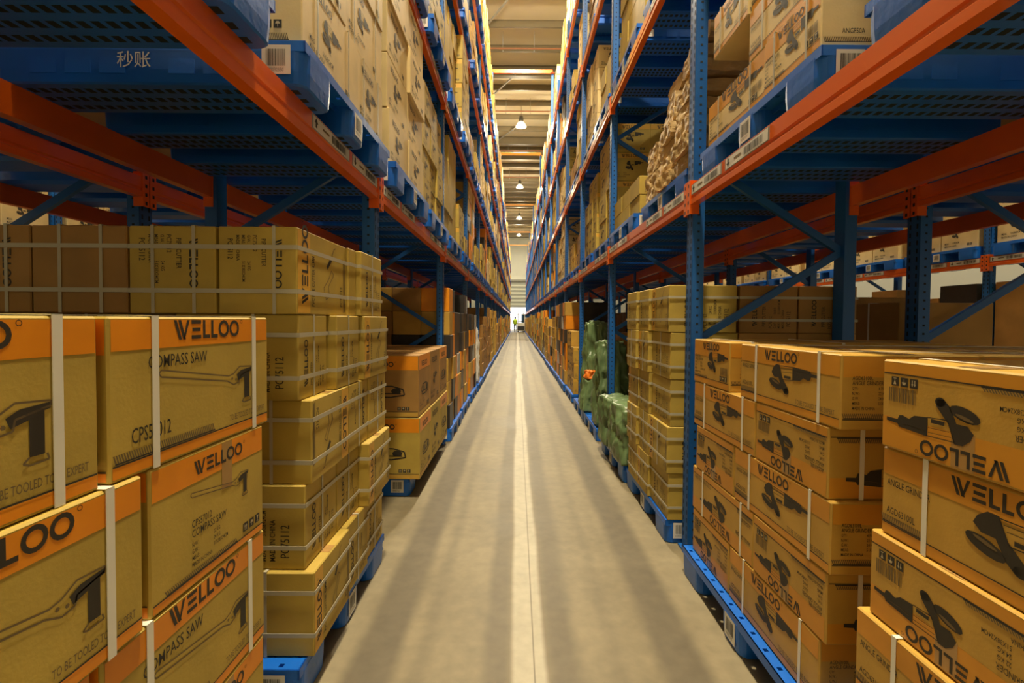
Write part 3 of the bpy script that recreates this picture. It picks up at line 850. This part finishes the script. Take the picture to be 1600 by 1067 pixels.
# pipe cutter cartons, left
pallet(-(.77 + .55), 2.235, 0, 0, 'blue plastic pallet on the floor under the left strapped pipe cutter cartons', 2)
PC = 'pipe_cutter_carton'
q = .318; z0 = .152
hs = (('h', .26 * .318), ('h', .76 * .318))
PCL = [
    (4, .80, 1.745, .50, .285, 'pipe', 'pd', 'w', 'front top pipe cutter carton with yellow side band and sideways logo'),
    (4, .79, 2.25, .10, .40, 'none', 'none', '', 'slim strapped carton squeezed in the top layer behind the front one'),
    (4, .765, 2.36, .34, .42, 'pn', 'none', 'v', 'top layer strapped carton beside the blue upright'),
    (3, .80, 1.755, .26, .45, 'pn', 'pn', 'vw', 'set-back strapped carton in the second layer from top, at the front'),
    (3, .77, 2.05, .28, .45, 'pn', 'none', 'v', 'middle strapped carton in the second layer from top'),
    (3, .755, 2.38, .40, .42, 'pipe', 'none', '', 'far strapped carton in the second layer, its drawn face to the aisle'),
    (2, .765, 1.78, .40, .42, 'pipe', 'none', 'w', 'third layer front carton jutting into the aisle with pale edge'),
    (2, .77, 2.19, .28, .42, 'pn', 'none', 'v', 'third layer middle strapped carton'),
    (2, .765, 2.48, .30, .42, 'pn', 'none', 'v', 'third layer far strapped carton'),
    (1, .785, 1.77, .31, .48, 'pn', 'pn', 'v', 'fourth layer front strapped carton with text on its end'),
    (1, .785, 2.09, .28, .42, 'pn', 'none', 'v', 'fourth layer middle strapped carton'),
    (1, .735, 2.375, .395, .42, 'pipe', 'none', '', 'fourth layer far carton that sticks out into the aisle'),
    (0, .745, 1.75, .38, .48, 'pipe', 'none', 'w', 'bottom front pipe cutter carton bulging over the pallet edge'),
    (0, .76, 2.14, .30, .42, 'pn', 'none', 'v', 'bottom middle strapped carton with a torn yellow flap'),
    (0, .775, 2.45, .31, .42, 'pn', 'none', 'v', 'bottom far strapped carton above the pallet corner')]
for r, xw, ya, L, D, A, N, st, lb in PCL:
    ss = hs + ((('v', 0, .012),) if 'v' in st else ()) + ((('w', .06, .012),) if 'w' in st else ())
    place(-1, 0, PC, xw, ya, L, D, z0 + q * r, q, lb, A, N, TAN, ss, inv=(r == 2), group='strapped pipe cutter cartons', jit=.012)
for i, (x, D) in enumerate(((1.092, .315), (1.415, .345), (1.768, .33))):
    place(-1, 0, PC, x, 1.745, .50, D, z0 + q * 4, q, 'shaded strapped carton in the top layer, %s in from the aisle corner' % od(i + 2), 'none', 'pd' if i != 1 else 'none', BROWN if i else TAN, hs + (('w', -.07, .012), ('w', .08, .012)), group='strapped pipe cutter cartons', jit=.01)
for i in range(3):
    place(-1, 0, PC, 1.22 + .36 * i, 2.27, .46, .35, z0 + q * 4, q, 'strapped carton at the back of the top layer, %s in from the aisle' % od(i + 2), 'none', 'none', TAN, (), group='strapped pipe cutter cartons')

# big cartons on a wheeled pallet, left second bay
o = pallet(-(.84 + .55), 4.50, 0, 0, 'long blue pallet on the floor under the big two-high cartons', 2, ly=1.45)
for r in (0, 1):
    for c in range(3):
        for d in (0, 1):
            if r == 0 and c and d: continue
            if c == 0 or d == 0 or r == 1:
                place(-1, 0, 'large_carton', .755 + .01 * r + .56 * d, 3.735 + .50 * c, .49, .55, .152 + .49 * r, .487, 'big %s carton, %s along the aisle, %s, on the long pallet' % ('upper' if r else 'lower', od(c + 1), 'inner side' if d else 'aisle side'), 'big' if c != 1 else 'marks', 'big', TAN if r == 0 else BROWN, (), group='big two-high cartons')

# angle grinder cartons, right
pallet(.94 + .55, 2.06, 0, PI, 'blue plastic pallet under the far stack of angle grinder cartons, beside the upright', 2, ly=1.24)
pallet(.94 + .55, .69, 0, PI, 'blue plastic pallet under the near stack of angle grinder cartons', 2, ly=1.19)
AG = 'angle_grinder_carton'; q = .2325; z0 = .152
gs = lambda L: (('v', -L * .29, .014), ('v', L * .34, .014))
ge_s = (('w', .21, .014), ('w', -.21, .014)); KS = 1.037
rows = [('R1', 4), ('R2', 3), ('R3', 2), ('R4', 1), ('R5', 0)]
far = {4: [('ge', 2.14, .42, .63, 0, 0), ('gl', 1.40, .63, .42, 0, 1)], 3: [('gl', 1.90, .65, .42, 0, 1), ('ge', 1.448, .445, .63, 1, 0)],
       2: [('ge', 2.08, .43, .63, 1, 0), ('gl', 1.43, .64, .42, 0, 1)], 1: [('gl', 1.90, .65, .42, 1, 1), ('ge', 1.445, .45, .63, 1, 0)],
       0: [('ge', 2.11, .43, .63, 1, 0), ('gl', 1.47, .63, .42, 0, 1)]}
near = {4: [('ge', .785, .45, .63, 1, 0, .945)], 3: [('gl', .60, .635, .42, 0, 1, .95)], 2: [('ge', .80, .455, .63, 1, 0, .94)], 1: [('gl', .65, .63, .42, 0, 1, .925)], 0: [('ge', .80, .45, .63, 1, 0, .93)]}
lay = {4: 'top', 3: 'second', 2: 'third', 1: 'fourth', 0: 'bottom'}
for r in range(5):
    for i, (A, ya, L, D, inv, st) in enumerate(far[r]):
        place(1, 0, AG, .985, ya * KS, L * KS, D, z0 + q * r, q, '%s grinder carton in the %s layer of the far stack, %s the upright' % (('strapped' if st else 'square-ended') + (' upside-down' if inv else ''), lay[r], 'beside' if ya > 1.8 else 'away from'),
              A, 'gf', AMBER, gs(L * KS) if st else ge_s, bool(inv), group='angle grinder cartons', jit=.006)
    for A, ya, L, D, inv, st, xw in near[r]:
        place(1, 0, AG, xw * KS, ya * KS, L * KS, D, z0 + q * r, q, '%s angle grinder carton in the %s layer of the near stack at right edge' % (('strapped' if st else 'square-ended') + (' upside-down' if inv else ''), lay[r]),
              A, 'gf', AMBER, gs(L * KS) if st else ge_s, bool(inv), group='angle grinder cartons', jit=.006)
for i, (x, y, L, D) in enumerate(((1.59, 2.14, .42, .45), (1.375, 1.40, .63, .35), (1.735, 1.40, .63, .33))):
    place(1, 0, AG, x + .04, y * KS, L * KS, D, z0 + q * 4, q, ('square carton at the rear of the far stack top', 'strapped carton behind the front one on the far stack top', 'third strapped carton in from the aisle on the far stack top', 'rear carton on top of the near stack')[i], 'none', 'gf', AMBER, gs(L) if i in (1, 2) else (), group='angle grinder cartons')
# right second bay: strapped cartons then tarpaulins and sacks
pallet(.95 + .55, 3.56, 0, PI, 'blue pallet under the right strapped cartons behind the upright', 2)
q = .297
for r in range(5):
    ys = [(3.0, .40), (3.415, .27), (3.70, .30)]
    for c, (ya, L) in enumerate(ys):
        A = ('pipe' if (r + c) % 3 == 1 else 'pn')
        jx = (.955, .945, .93)[c] + R.uniform(-.012, .012)
        place(1, 0, PC, jx, ya + R.uniform(-.004, .004), L, .42, .152 + q * r, q, 'strapped tan carton behind the upright, %s layer from the floor, %s along' % (od(r + 1), od(c + 1)), A, 'pn', TAN,
              (('h', .27 * q), ('h', .74 * q)) + ((('v', 0, .012),) if r % 2 else ()), group='strapped cartons beside the green tarpaulins', jit=.015)
for r in (3, 4):
    for i in range(2):
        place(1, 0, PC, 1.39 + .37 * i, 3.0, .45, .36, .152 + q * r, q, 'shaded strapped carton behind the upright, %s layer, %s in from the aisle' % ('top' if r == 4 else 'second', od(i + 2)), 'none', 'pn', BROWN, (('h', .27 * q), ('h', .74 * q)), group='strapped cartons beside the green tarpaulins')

def lump(name, sx, sy, sz, m, seed, amp=.05, fr=3, n=10, taper=0, rnd=.3, crease=.035):
    bm = bmesh.new(); bmesh.ops.create_cube(bm, size=1)
    bmesh.ops.subdivide_edges(bm, edges=bm.edges[:], cuts=n, use_grid_fill=True)
    for v in bm.verts:
        p = v.co.copy(); q = p.normalized() * .62
        p = p.lerp(q, rnd)
        t = 1 - taper * (p.z + .5)
        o = Vector((p.x * sx * t, p.y * sy * t, (p.z + .5) * sz))
        ns = MN.noise_vector(Vector((o.x * fr + seed * 7, o.y * fr, o.z * fr)))
        c = Vector((o.x * fr * 1.9 + seed, o.y * fr * 1.9, o.z * fr * .9 + seed))
        rd = abs(MN.noise(c)) + .5 * abs(MN.noise(c * 2.3))
        nrm = Vector((p.x, p.y, p.z * .8)).normalized()
        o += (ns * amp - nrm * (rd * crease * 2)) * min(1, .15 + max(0, o.z) / (sz * .3))
        o.z = max(0.001, o.z)
        v.co = o
    me = bpy.data.meshes.new(name); bm.to_mesh(me); bm.free(); me.materials.append(m)
    return smooth(me)
pallet(.93 + .55, 4.68, 0, PI, 'blue pallet under the folded green tarpaulin bale', 1)
pallet(.93 + .55, 6.11, 0, PI, 'blue pallet under the tall green sack past the second upright', 1)
pallet(.93 + .55, 7.25, 0, PI, 'blue pallet under the green sack with orange cloth', 1)
put('tarpaulin_bale', lump('tarpaulin_bale', 1.16, .66, .50, GREEN, 3, .03, 3.5, 30, 0, .10, .05), (1.47, 4.42, .152), 0, label='near folded green tarpaulin bale with a shiny top on a pallet', category='tarpaulin', group='green tarpaulins')
put('tarpaulin_bale', lump('tarpaulin_bale', 1.16, .42, .49, GREEN, 5, .03, 3.5, 30, 0, .10, .05), (1.45, 4.97, .152), .05, label='farther folded green tarpaulin bale behind the first', category='tarpaulin', group='green tarpaulins')
put('tarpaulin_sack', lump('tarpaulin_sack', .30, .24, 1.15, GREEN, 8, .03, 4, 26, .15, .15, .05), (1.66, 5.32, .152), .3, label='tall green sack standing behind the tarpaulin bales', category='sack', group='green tarpaulins')
put('tarpaulin_sack', lump('tarpaulin_sack', .42, .48, 1.02, GREEN, 11, .03, 4, 26, .12, .15, .06), (1.14, 5.84, .152), 0, label='tall green sack in front of the brown boxes, past the second upright', category='sack', group='green tarpaulins')
put('tarpaulin_sack', lump('tarpaulin_sack', .50, .46, 1.25, GREEN, 14, .03, 4, 26, .25, .15, .06), (1.17, 7.04, .152), 0, label='green sack with an orange cloth over it', category='sack', group='green tarpaulins')
put('orange_cloth', lump('orange_cloth', .26, .22, .12, mat('orange_cloth', (.85, .22, .02), .5), 4, .03, 8, 8), (1.08, 6.70, .60), .4, label='crumpled orange cloth lying against the green sack', category='cloth')
put('tarpaulin_sack', lump('tarpaulin_sack', .40, .36, .46, GREEN, 21, .04, 4, 20, .2, .3, .05), (1.08, 6.68, .152), 0, label='low slumped green sack under the orange cloth', category='sack', group='green tarpaulins')
for i, (x, y, z, H) in enumerate(((1.66, 5.85, .152, 1.35), (1.40, 6.38, .152, .9), (1.70, 7.25, .152, 1.2))):
    place(1, 0, 'storage_carton', x - .18, y - .2, .4, .36, z, H * .9, 'tall brown carton standing behind the green sacks, %s' % ('near', 'middle', 'far')[i], 'none', 'plain', BROWN)

# kraft paper parcels on the right first shelf
def parcel(x, y, z, seed, label):
    k = ('parcel', seed % 6)
    if k not in CM:
        bm = bmesh.new(); bmesh.ops.create_cube(bm, size=1); bmesh.ops.subdivide_edges(bm, edges=bm.edges[:], cuts=9, use_grid_fill=True)
        for v in bm.verts:
            p = v.co; pin = 1 - .35 * max(0, abs(p.y) * 2 - .75) / .25 * (abs(p.z) * 2)
            o = Vector((p.x * .40, p.y * .31, (p.z * pin + .5) * .108))
            c = Vector((o.x * 14 + seed * 3, o.y * 14, o.z * 14))
            o += MN.noise_vector(c) * .009 + MN.noise_vector(c * 2.2) * .006; o.z = min(max(o.z, 0), .112); v.co = o
        me = bpy.data.meshes.new('kraft_parcel'); bm.to_mesh(me); bm.free(); me.materials.append(KRAFT); CM[k] = me
    return put('kraft_parcel', CM[k], (x, y, z), R.uniform(-.13, .13), label=label, category='parcel', group='crumpled kraft paper parcels')
n = 0
for r, nc in enumerate((3, 3, 3, 3, 2, 2, 2, 1)):
    for c in range(nc):
        for d in range(2):
            if d and c: continue
            lb = 'crumpled brown paper parcel, %s layer, %s along, %s, on right first shelf' % (od(r + 1), od(c + 1), 'inner' if d else 'aisle side')
            parcel(1.255 + .43 * d + R.uniform(-.03, .03) + .012 * r, 3.15 + .375 * c + R.uniform(-.02, .02), LV[1] + .152 + .113 * r, n, lb); n += 1

# things on the left first shelf near camera
def tag_text(o):
    pass
PA = {}
for s in (-1, 1):
    rz = 0 if s < 0 else PI
    xw = .74 if s < 0 else 1.045
    for j, yc in enumerate((.93, 2.235)):
        o = pallet(s * (xw + .55), yc, LV[1], rz, 'blue pallet on the %s first shelf, %s, above the %s' % (SIDE[s], ('nearest', 'second along')[j], ('saw cartons', 'pipe cutter cartons', 'near grinder cartons', 'far grinder cartons')[j + (2 if s > 0 else 0)]), 2)
        PA[s, j] = o
a = Art(.3, .1); a.text('秒账', 0, 0, .056, LABEL, cond=1)
mb = MB()
for pts, m, z in a.p: mb.poly([(u, 0, v) for u, v in pts], m)
put('painted_characters', mb.mesh('painted_characters'), (-.10, -PW / 2 - .0030, .052), parent=PA[-1, 1], label='white painted characters')
def sideload(s, xw, y0, cols, rows, H, D, z, nm, A, N, body, lbl, nx=2, straps=True, grp=None):
    for r in range(rows):
        y = y0
        for c, L in enumerate(cols[r % len(cols)]):
            for d in range(nx if c == 0 else 1):
                st = (('v', L * .28, .010), ('v', -L * .28, .010)) if straps and d == 0 else ((('w', 0, .014),) if straps else ())
                place(s, 0, nm, xw + R.uniform(-.008, .008) + D * d + .004 * d, y, L - .004, D, z + H * r, H, lbl % (od(r + 1), od(c + 1), '' if not d else ', inner column'), A, N, body, st, group=grp)
            y += L
sideload(-1, .775, 1.73, [(.60, .44), (.44, .60)], 4, .33, .46, LV[1] + .152, 'storage_carton', 'marks', 'plain', PALE, 'pale strapped carton above the pipe cutter stack, %s layer, %s along%s', 2, True, 'pale strapped cartons on the left first shelf')
sideload(1, 1.06, 1.70, [(.40, .62)], 1, .23, .60, LV[1] + .152, AG, 'ge', 'plain', PALE, 'pale grinder carton above the far grinder stack, %s layer, %s along%s', 1, True, 'grinder cartons on the right first shelf')
sideload(1, 1.065, 1.70, [(.56,), (.56, .4)], 4, .23, .60, LV[1] + .152 + .23, AG, 'gl', 'plain', PALE, 'pale grinder carton upper, %s layer, %s along%s, right first shelf', 1, True, 'grinder cartons on the right first shelf')

sideload(1, 1.075, YK(1, 1) + 1.37, [(.36, .36, .35)], 2, .165, .50, LV[1] + .152, 'storage_carton', 'none', 'marks', TAN, 'low flat tan carton past the paper parcels, %s layer, %s along%s', 2, False, 'low flat cartons on the right first shelf')
# ------------------------------------------------------------------ loads of every other pallet
P_T = math.radians(1.5)
def area(s, xw, y, L, D, z, H, front):
    if y < .3: return 0
    def pr(x, yy, zz_): return 808 + 750 * x / yy, 500 - 750 * (zz_ - CAM_H) / yy
    def clip(x0, x1, y0, y1): return max(0, min(1600, x1) - max(0, x0)) * max(0, min(1067, y1) - max(0, y0))
    ax, ay = pr(s * xw, y, z + H); bx, by = pr(s * xw, y + L, z)
    A = clip(min(ax, bx), max(ax, bx), min(ay, pr(0, y, z + H)[1]), pr(0, y + L, z)[1])
    if front:
        cx, _ = pr(s * (xw + D), y, z); A += clip(min(ax, cx), max(ax, cx), ay, pr(0, y, z)[1])
    return A
STY = {
    'pale':  dict(body=PALE, A='marks', N='marks', H=(.26, .36), L=(.34, .5), D=(.36, .48)),
    'band':  dict(body=TAN, A='marks', N='band', H=(.28, .36), L=(.34, .46), D=(.36, .46)),
    'tan':   dict(body=TAN, A='none', N='marks', H=(.22, .33), L=(.3, .5), D=(.34, .46)),
    'brown': dict(body=BROWN, A='plain', N='plain', H=(.26, .36), L=(.36, .52), D=(.36, .46)),
    'amber': dict(body=AMBER, A='marks', N='band', H=(.24, .3), L=(.3, .42), D=(.34, .42)),
    'retail': dict(body=None, A='none', N='none', H=(.27, .27), L=(.27, .27), D=(.33, .33))}
COLN = {PALE.name: 'pale', TAN.name: 'tan', BROWN.name: 'brown', AMBER.name: 'amber', ORNG.name: 'bright orange', DARKC.name: 'black', SILV.name: 'silver-grey'}
REC = []
def load(s, k, j, lv, sty=None, rows=None, xw=None, y0=None, ly=1.08):
    G = STY[sty]; H = R.uniform(*G['H']); L = R.uniform(*G['L']); D = R.uniform(*G['D'])
    nc = max(2, int(round(ly / L))); L = min(ly / nc, L * 1.1)
    xw = xw or ({-1: .80, 1: 1.06 if lv else .96}[s])
    cap = 1.72 if lv == 0 else (1.36 if lv < 4 else 1.75)
    mx = int(cap / H); rows = rows or max(1, R.choice((mx, mx, mx, mx - 1, mx - 1, mx - 2) if k > 1 else (mx, mx, mx - 1)))
    rows = min(rows, mx)
    for r in range(rows):
        for c in range(nc):
            if r == rows - 1 and R.random() < .15: continue
            for d in range((min(4, int(1.2 / D)) if lv == 0 and k in (2, 3) else 2) if (c == 0 and k < 9) else 1):
                body = G['body']
                if sty == 'retail': body = R.choice((ORNG, ORNG, ORNG, AMBER, AMBER, DARKC, DARKC, DARKC, SILV) if d == 0 else (ORNG, BROWN, BROWN, DARKC))
                if sty == 'retail' and d and body is ORNG: body = AMBER
                x = xw + D * d + .004 + R.uniform(-.014, .014); y = y0 + c * (L + .003)
                z = LV[lv] + .152 + H * r
                REC.append(dict(a=area(s, x, y, L, D, z, H, c == 0) * (1 if d == 0 else .4), s=s, k=k, j=j, lv=lv, r=r, c=c, d=d, x=x, y=y, z=z, L=L - .006, D=D - .006, H=H - .003, body=body, A=G['A'] if d == 0 else 'none', N=G['N'] if c == 0 else 'none'))
NPB = 14
far_unseen_p = MB()
for s in (-1, 1):
    rz = 0 if s < 0 else PI
    for k in range(-1, NB):
        for lv in range(5):
            for j in (0, 1):
                if k < 0 and lv == 0: continue
                if k == 0 and lv <= 1: continue
                y0 = YK(k, s) + .11 + 1.25 * j + R.uniform(-.02, .02)
                xw = (.745 if s < 0 else (1.045 if lv else .92)) + R.uniform(-.015, .015)
                sty = R.choice(('pale', 'pale', 'band', 'tan', 'tan', 'brown') if lv else ('retail', 'tan', 'amber', 'brown', 'tan'))
                rows = None; skip_p = False; skip_l = False
                if lv == 0:
                    if k == 1: skip_p = skip_l = True
                    if s > 0 and k == 2: skip_p = skip_l = True
                    if s < 0 and k in (2,): sty = 'retail'; rows = 6
                    if s < 0 and k == 3: skip_l = (j == 1); sty = 'retail'; rows = 5
                    if s > 0 and k == 3: sty = ('amber', 'retail')[j]
                    if s > 0 and k in (4, 5): sty = ('retail', 'amber')[j]
                if lv and k > 2 and R.random() < .16: sty = R.choice(('retail', 'amber'))
                if lv and k > 1 and R.random() < .10: rows = 2
                if lv == 1:
                    if s > 0 and k == 1: skip_l = True
                    if s > 0 and k == 2: sty = 'band'; rows = 4
                    if s < 0 and k == 1: sty = ('pale', 'band')[j]; rows = 4
                    if s < 0 and k == 2: sty = ('tan', 'band')[j]; rows = (None, 2)[j]
                if lv == 2 and s > 0 and k == 1: sty = ('pale', 'tan')[j]
                if not skip_p:
                    idx = 2 * k + j + 1
                    if k >= NPB or k < 0 or (k == 0 and lv > 1):  # also unseen pallets above and behind the camera, added to block lamp light
                        zc = LV[lv]; far_unseen_p.box(s * xw, s * (xw + PW), y0, y0 + PW, zc + .10, zc + .15, BLUEP)
                        for a in (0, 1, 2): far_unseen_p.box(s * (xw + .005), s * (xw + 1.09), y0 + .02 + .42 * a, y0 + .24 + .42 * a, zc, zc + .10, BLUEP)
                    else:
                        pallet(s * (xw + PW / 2), y0 + PW / 2, LV[lv], rz, 'blue pallet on %s rack %s, %s along from the camera' % (SIDE[s], LVN[lv] + (' level' if lv else ''), od(idx)), 2 if (k < 3 and lv < 3) else 0)
                if not skip_l: load(s, k, j, lv, sty, rows, xw + (.03 if lv == 0 else R.uniform(.04, .09)), y0 + .01)
struct_like = put('distant_and_unseen_pallets', far_unseen_p.mesh('distant_and_unseen_pallets', False), label='blue pallets far down both racks, too small to count, plus unseen overhead ones blocking light', category='pallet', kind='stuff')
REC.sort(key=lambda q_: -q_['a'])
NI = 300
cnt = {}
rest = MB()
def dist_label(q_):
    return '%s carton, %s layer, %s column%s, %s load along %s rack %s' % (COLN[q_['body'].name], od(q_['r'] + 1), od(q_['c'] + 1), ' inside' if q_['d'] else '', od(2 * q_['k'] + q_['j'] + 1), SIDE[q_['s']], LVN[q_['lv']])
for q_ in REC:
    nm = 'retail_carton' if q_['body'] in (ORNG, DARKC, SILV, AMBER) else 'storage_carton'
    s = q_['s']; cx = s * (q_['x'] + q_['D'] / 2); cy = q_['y'] + q_['L'] / 2
    lim = NI - 45 if nm == 'storage_carton' else NI - 60
    if cnt.get(nm, 0) < lim and q_['k'] >= 0 and q_['a'] > 0:
        cnt[nm] = cnt.get(nm, 0) + 1
        me = carton_mesh(round(q_['D'], 2), round(q_['L'], 2), round(q_['H'], 2), q_['body'], q_['A'], q_['N'], q_['lv'] == 0)
        o = put(nm, me, (cx, cy, q_['z']), (0 if s < 0 else PI) + R.uniform(-.01, .01), label=dist_label(q_), category='carton')
        o['group'] = 'cartons on the %s rack %s' % (SIDE[s], LVN[q_['lv']])
        o.scale = (q_['D'] / round(q_['D'], 2), q_['L'] / round(q_['L'], 2), q_['H'] / round(q_['H'], 2))
    else:  # far cartons, and unseen overhead loads added to shade the racks below
        a, b, c_ = q_['D'] / 2, q_['L'] / 2, q_['H']
        rest.box(cx - a, cx + a, cy - b, cy + b, q_['z'], q_['z'] + c_, q_['body'])
        if q_['y'] < 30 and q_['A'] != 'none' and q_['d'] == 0:
            xx = s * (q_['x'] - .0015); rr = R.uniform(.25, .5)
            rest.poly([(xx, cy - b * .5, q_['z'] + c_ * rr), (xx, cy + b * .4, q_['z'] + c_ * rr), (xx, cy + b * .3, q_['z'] + c_ * (rr + .25)), (xx, cy - b * .3, q_['z'] + c_ * (rr + .2))], INK2)
            rest.poly([(xx, cy - b * .7, q_['z'] + c_ * .8), (xx, cy + b * .2, q_['z'] + c_ * .8), (xx, cy + b * .2, q_['z'] + c_ * .88), (xx, cy - b * .7, q_['z'] + c_ * .88)], INK)
            if q_['c'] == 0:
                yy = q_['y'] - .0015
                rest.poly([(cx - a, yy, q_['z'] + c_ * .8), (cx + a, yy, q_['z'] + c_ * .8), (cx + a, yy, q_['z'] + c_), (cx - a, yy, q_['z'] + c_)], YELO)
put('distant_and_unseen_cartons', rest.mesh('distant_and_unseen_cartons', False), label='cartons far down both racks, too many to count, plus unseen overhead ones blocking light', category='carton', kind='stuff')

# cartons of the rows behind, seen through the racks
for s in (-1, 1):
    for k in range(0, 7):
        for j in (0, 1):
            yc = YK(k, s) + .12 + 1.26 * j
            for i in range(2):
                m_ = od(4 * k + 2 * j + i + 1)
                if k >= 1 or s < 0:
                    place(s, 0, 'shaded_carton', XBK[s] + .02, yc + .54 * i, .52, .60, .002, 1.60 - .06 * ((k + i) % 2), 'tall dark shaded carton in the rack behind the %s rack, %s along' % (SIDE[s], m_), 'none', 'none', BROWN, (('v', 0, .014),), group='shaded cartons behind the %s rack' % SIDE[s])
                place(s, 0, 'shaded_carton', XBK[s] + .06, yc + .54 * i, .52, .80, LV[1] + .152, 1.3 - .1 * ((k + j) % 3), 'added light-blocking carton on the shelf of the rack behind the %s rack, %s along' % (SIDE[s], m_), 'none', 'none', BROWN, (), group='added shelf cartons behind the %s rack' % SIDE[s])  # shelf cartons added to keep the neighbouring lamps out of the rack
                place(s, 0, 'tall_carton', XCK[s] + .02, yc + .42 + .54 * i, .52, .48, .002, 1.75 + .08 * ((k + i) % 3), 'tall floor carton under the pale cartons across the neighbouring %s aisle, %s' % (SIDE[s], m_), 'none', 'none', (BROWN, AMBER, DARKC)[(k + j + i) % 3], (), group='floor cartons across the neighbouring %s aisle' % SIDE[s])
                for v in (0, 1, 2): place(s, 0, 'pale_carton', XCK[s] + .02, yc + .42 + .54 * i, .52, .48, LV[1] + .152 + .42 * v, .42, 'pale carton across the neighbouring %s aisle, %s from the camera, %s layer' % (SIDE[s], m_, od(v + 1)), 'marks', 'none', PALE, (), group='cartons across the neighbouring %s aisle' % SIDE[s])

# wrapped white bag in the left rack, stretch film over a load
put('plastic_bag', lump('plastic_bag', .30, .26, 1.15, WHITEP, 31, .05, 6, 14, .35), (-.88, 9.6, .152), 0, label='bulging white plastic bag hanging out of the left rack by the orange cartons', category='bag')

# ------------------------------------------------------------------ worker and reach truck at the far end
def skin_body(name, joints, edges, m):
    me = bpy.data.meshes.new(name); me.from_pydata([j[:3] for j in joints], edges, [])
    o = bpy.data.objects.new(name, me); COL.objects.link(o)
    mod = o.modifiers.new('Skin', 'SKIN'); ss = o.modifiers.new('Sub', 'SUBSURF'); ss.levels = 1; ss.render_levels = 1
    for i, j in enumerate(joints): me.skin_vertices[0].data[i].radius = (j[3], j[3] * .85)
    me.skin_vertices[0].data[0].use_root = True
    dg = bpy.context.evaluated_depsgraph_get(); dg.update()
    m2 = bpy.data.meshes.new_from_object(o.evaluated_get(dg)); bpy.data.objects.remove(o)
    m2.materials.clear(); m2.materials.append(m); m2.name = name
    return smooth(m2)
PY = 55.0
J = [(0, 0, .95, .13), (0, 0, 1.15, .13), (0, .01, 1.38, .15), (0, .01, 1.48, .06), (0, .02, 1.58, .085), (0, .02, 1.70, .08),
     (-.18, 0, 1.40, .065), (-.24, .04, 1.15, .045), (-.20, .22, 1.02, .035), (-.19, .30, 1.01, .03),
     (.18, 0, 1.40, .065), (.24, .04, 1.15, .045), (.20, .22, 1.02, .035), (.19, .30, 1.01, .03),
     (-.09, 0, .88, .09), (-.10, .02, .48, .062), (-.10, -.02, .08, .045), (-.10, .12, .035, .035),
     (.09, 0, .88, .09), (.10, -.02, .48, .062), (.10, -.06, .08, .045), (.10, .08, .035, .035)]
for sx in (-1, 1):
    base = 9 if sx < 0 else 13
E_ = [(0, 1), (1, 2), (2, 3), (3, 4), (4, 5), (2, 6), (6, 7), (7, 8), (8, 9), (2, 10), (10, 11), (11, 12), (12, 13), (0, 14), (14, 15), (15, 16), (16, 17), (0, 18), (18, 19), (19, 20), (20, 21)]
for b0, sx in ((9, -1), (13, 1)):
    for f in range(5):
        a = len(J); x = sx * .19 + (f - 2) * .018
        J.append((x, .36 + (.01 if f in (1, 2, 3) else -.01), 1.0, .009)); J.append((x + (f - 2) * .004, .40 if f else .37, .985, .008)); E_ += [(b0, a), (a, a + 1)]
per = put('person', skin_body('person', J, E_, mat('dark_workwear', (.05, .06, .06), .7)), (-.22, PY - .45, 0), 0, label='person in a yellow-green safety vest standing at the truck, seen from behind', category='person')
mb = MB(); prof = [(.150, .93), (.17, 1.0), (.165, 1.2), (.19, 1.38), (.14, 1.47), (.07, 1.5)]
mb.lathe(prof, 16, mat('safety_vest', (.52, .80, .03), .5)); me = smooth(mb.mesh('vest')); v = put('vest', me, (0, .005, 0), parent=per, label='yellow-green safety vest'); v.scale = (1.15, .95, 1)
mb = MB(); mb.lathe([(.094, 1.60), (.10, 1.66), (.085, 1.73), (.04, 1.77), (.0, 1.775)], 12, mat('dark_hair', (.02, .015, .01), .7)); put('hair', smooth(mb.mesh('hair')), (0, .02, 0), parent=per)
tr = put('reach_truck', None, (.45, PY + .3, 0), 0, label='pale reach truck with round guard standing at the aisle end', category='truck')
CREAM = mat('cream_paint', (.70, .70, .62), .4); DK = mat('dark_rubber', (.03, .03, .03), .7)
mb = MB(); mb.box(-.45, .45, 0, 1.3, .15, 1.10, CREAM, .05); mb.box(-.40, .40, -.06, .02, .25, .7, DK, .02); put('body', mb.mesh('body'), parent=tr)
mb = MB()
for x in (-.42, .42):
    for y in (.05, 1.25): mb.box(x - .03, x + .03, y - .03, y + .03, 1.1, 2.05, CREAM)
mb.box(-.46, .46, 0, 1.3, 2.05, 2.1, CREAM); put('overhead_guard', mb.mesh('overhead_guard'), parent=tr)
for x in (-.35, .35):
    for y in (.25, 1.1):
        mb = MB(); mb.lathe([(.16, -.06), (.17, -.03), (.17, .03), (.16, .06)], 16, DK, (0, 0, 0), 'x'); put('wheel', smooth(mb.mesh('wheel')), (x, y, .171), parent=tr)
mb = MB()
for x in (-.3, .3): mb.box(x - .05, x + .05, 1.34, 1.46, .1, 2.6, DK)
mb.box(-.3, .3, 1.36, 1.42, 1.2, 1.3, DK); put('mast', mb.mesh('mast'), parent=tr)
mb = MB(); mb.box(.55, 1.15, YE - .5, YE - .44, .0, 2.2, mat('blue_panel', (.02, .10, .22), .5), .01); put('door_leaf', mb.mesh('door_leaf'), label='blue panel leaning in the bright doorway', category='panel')
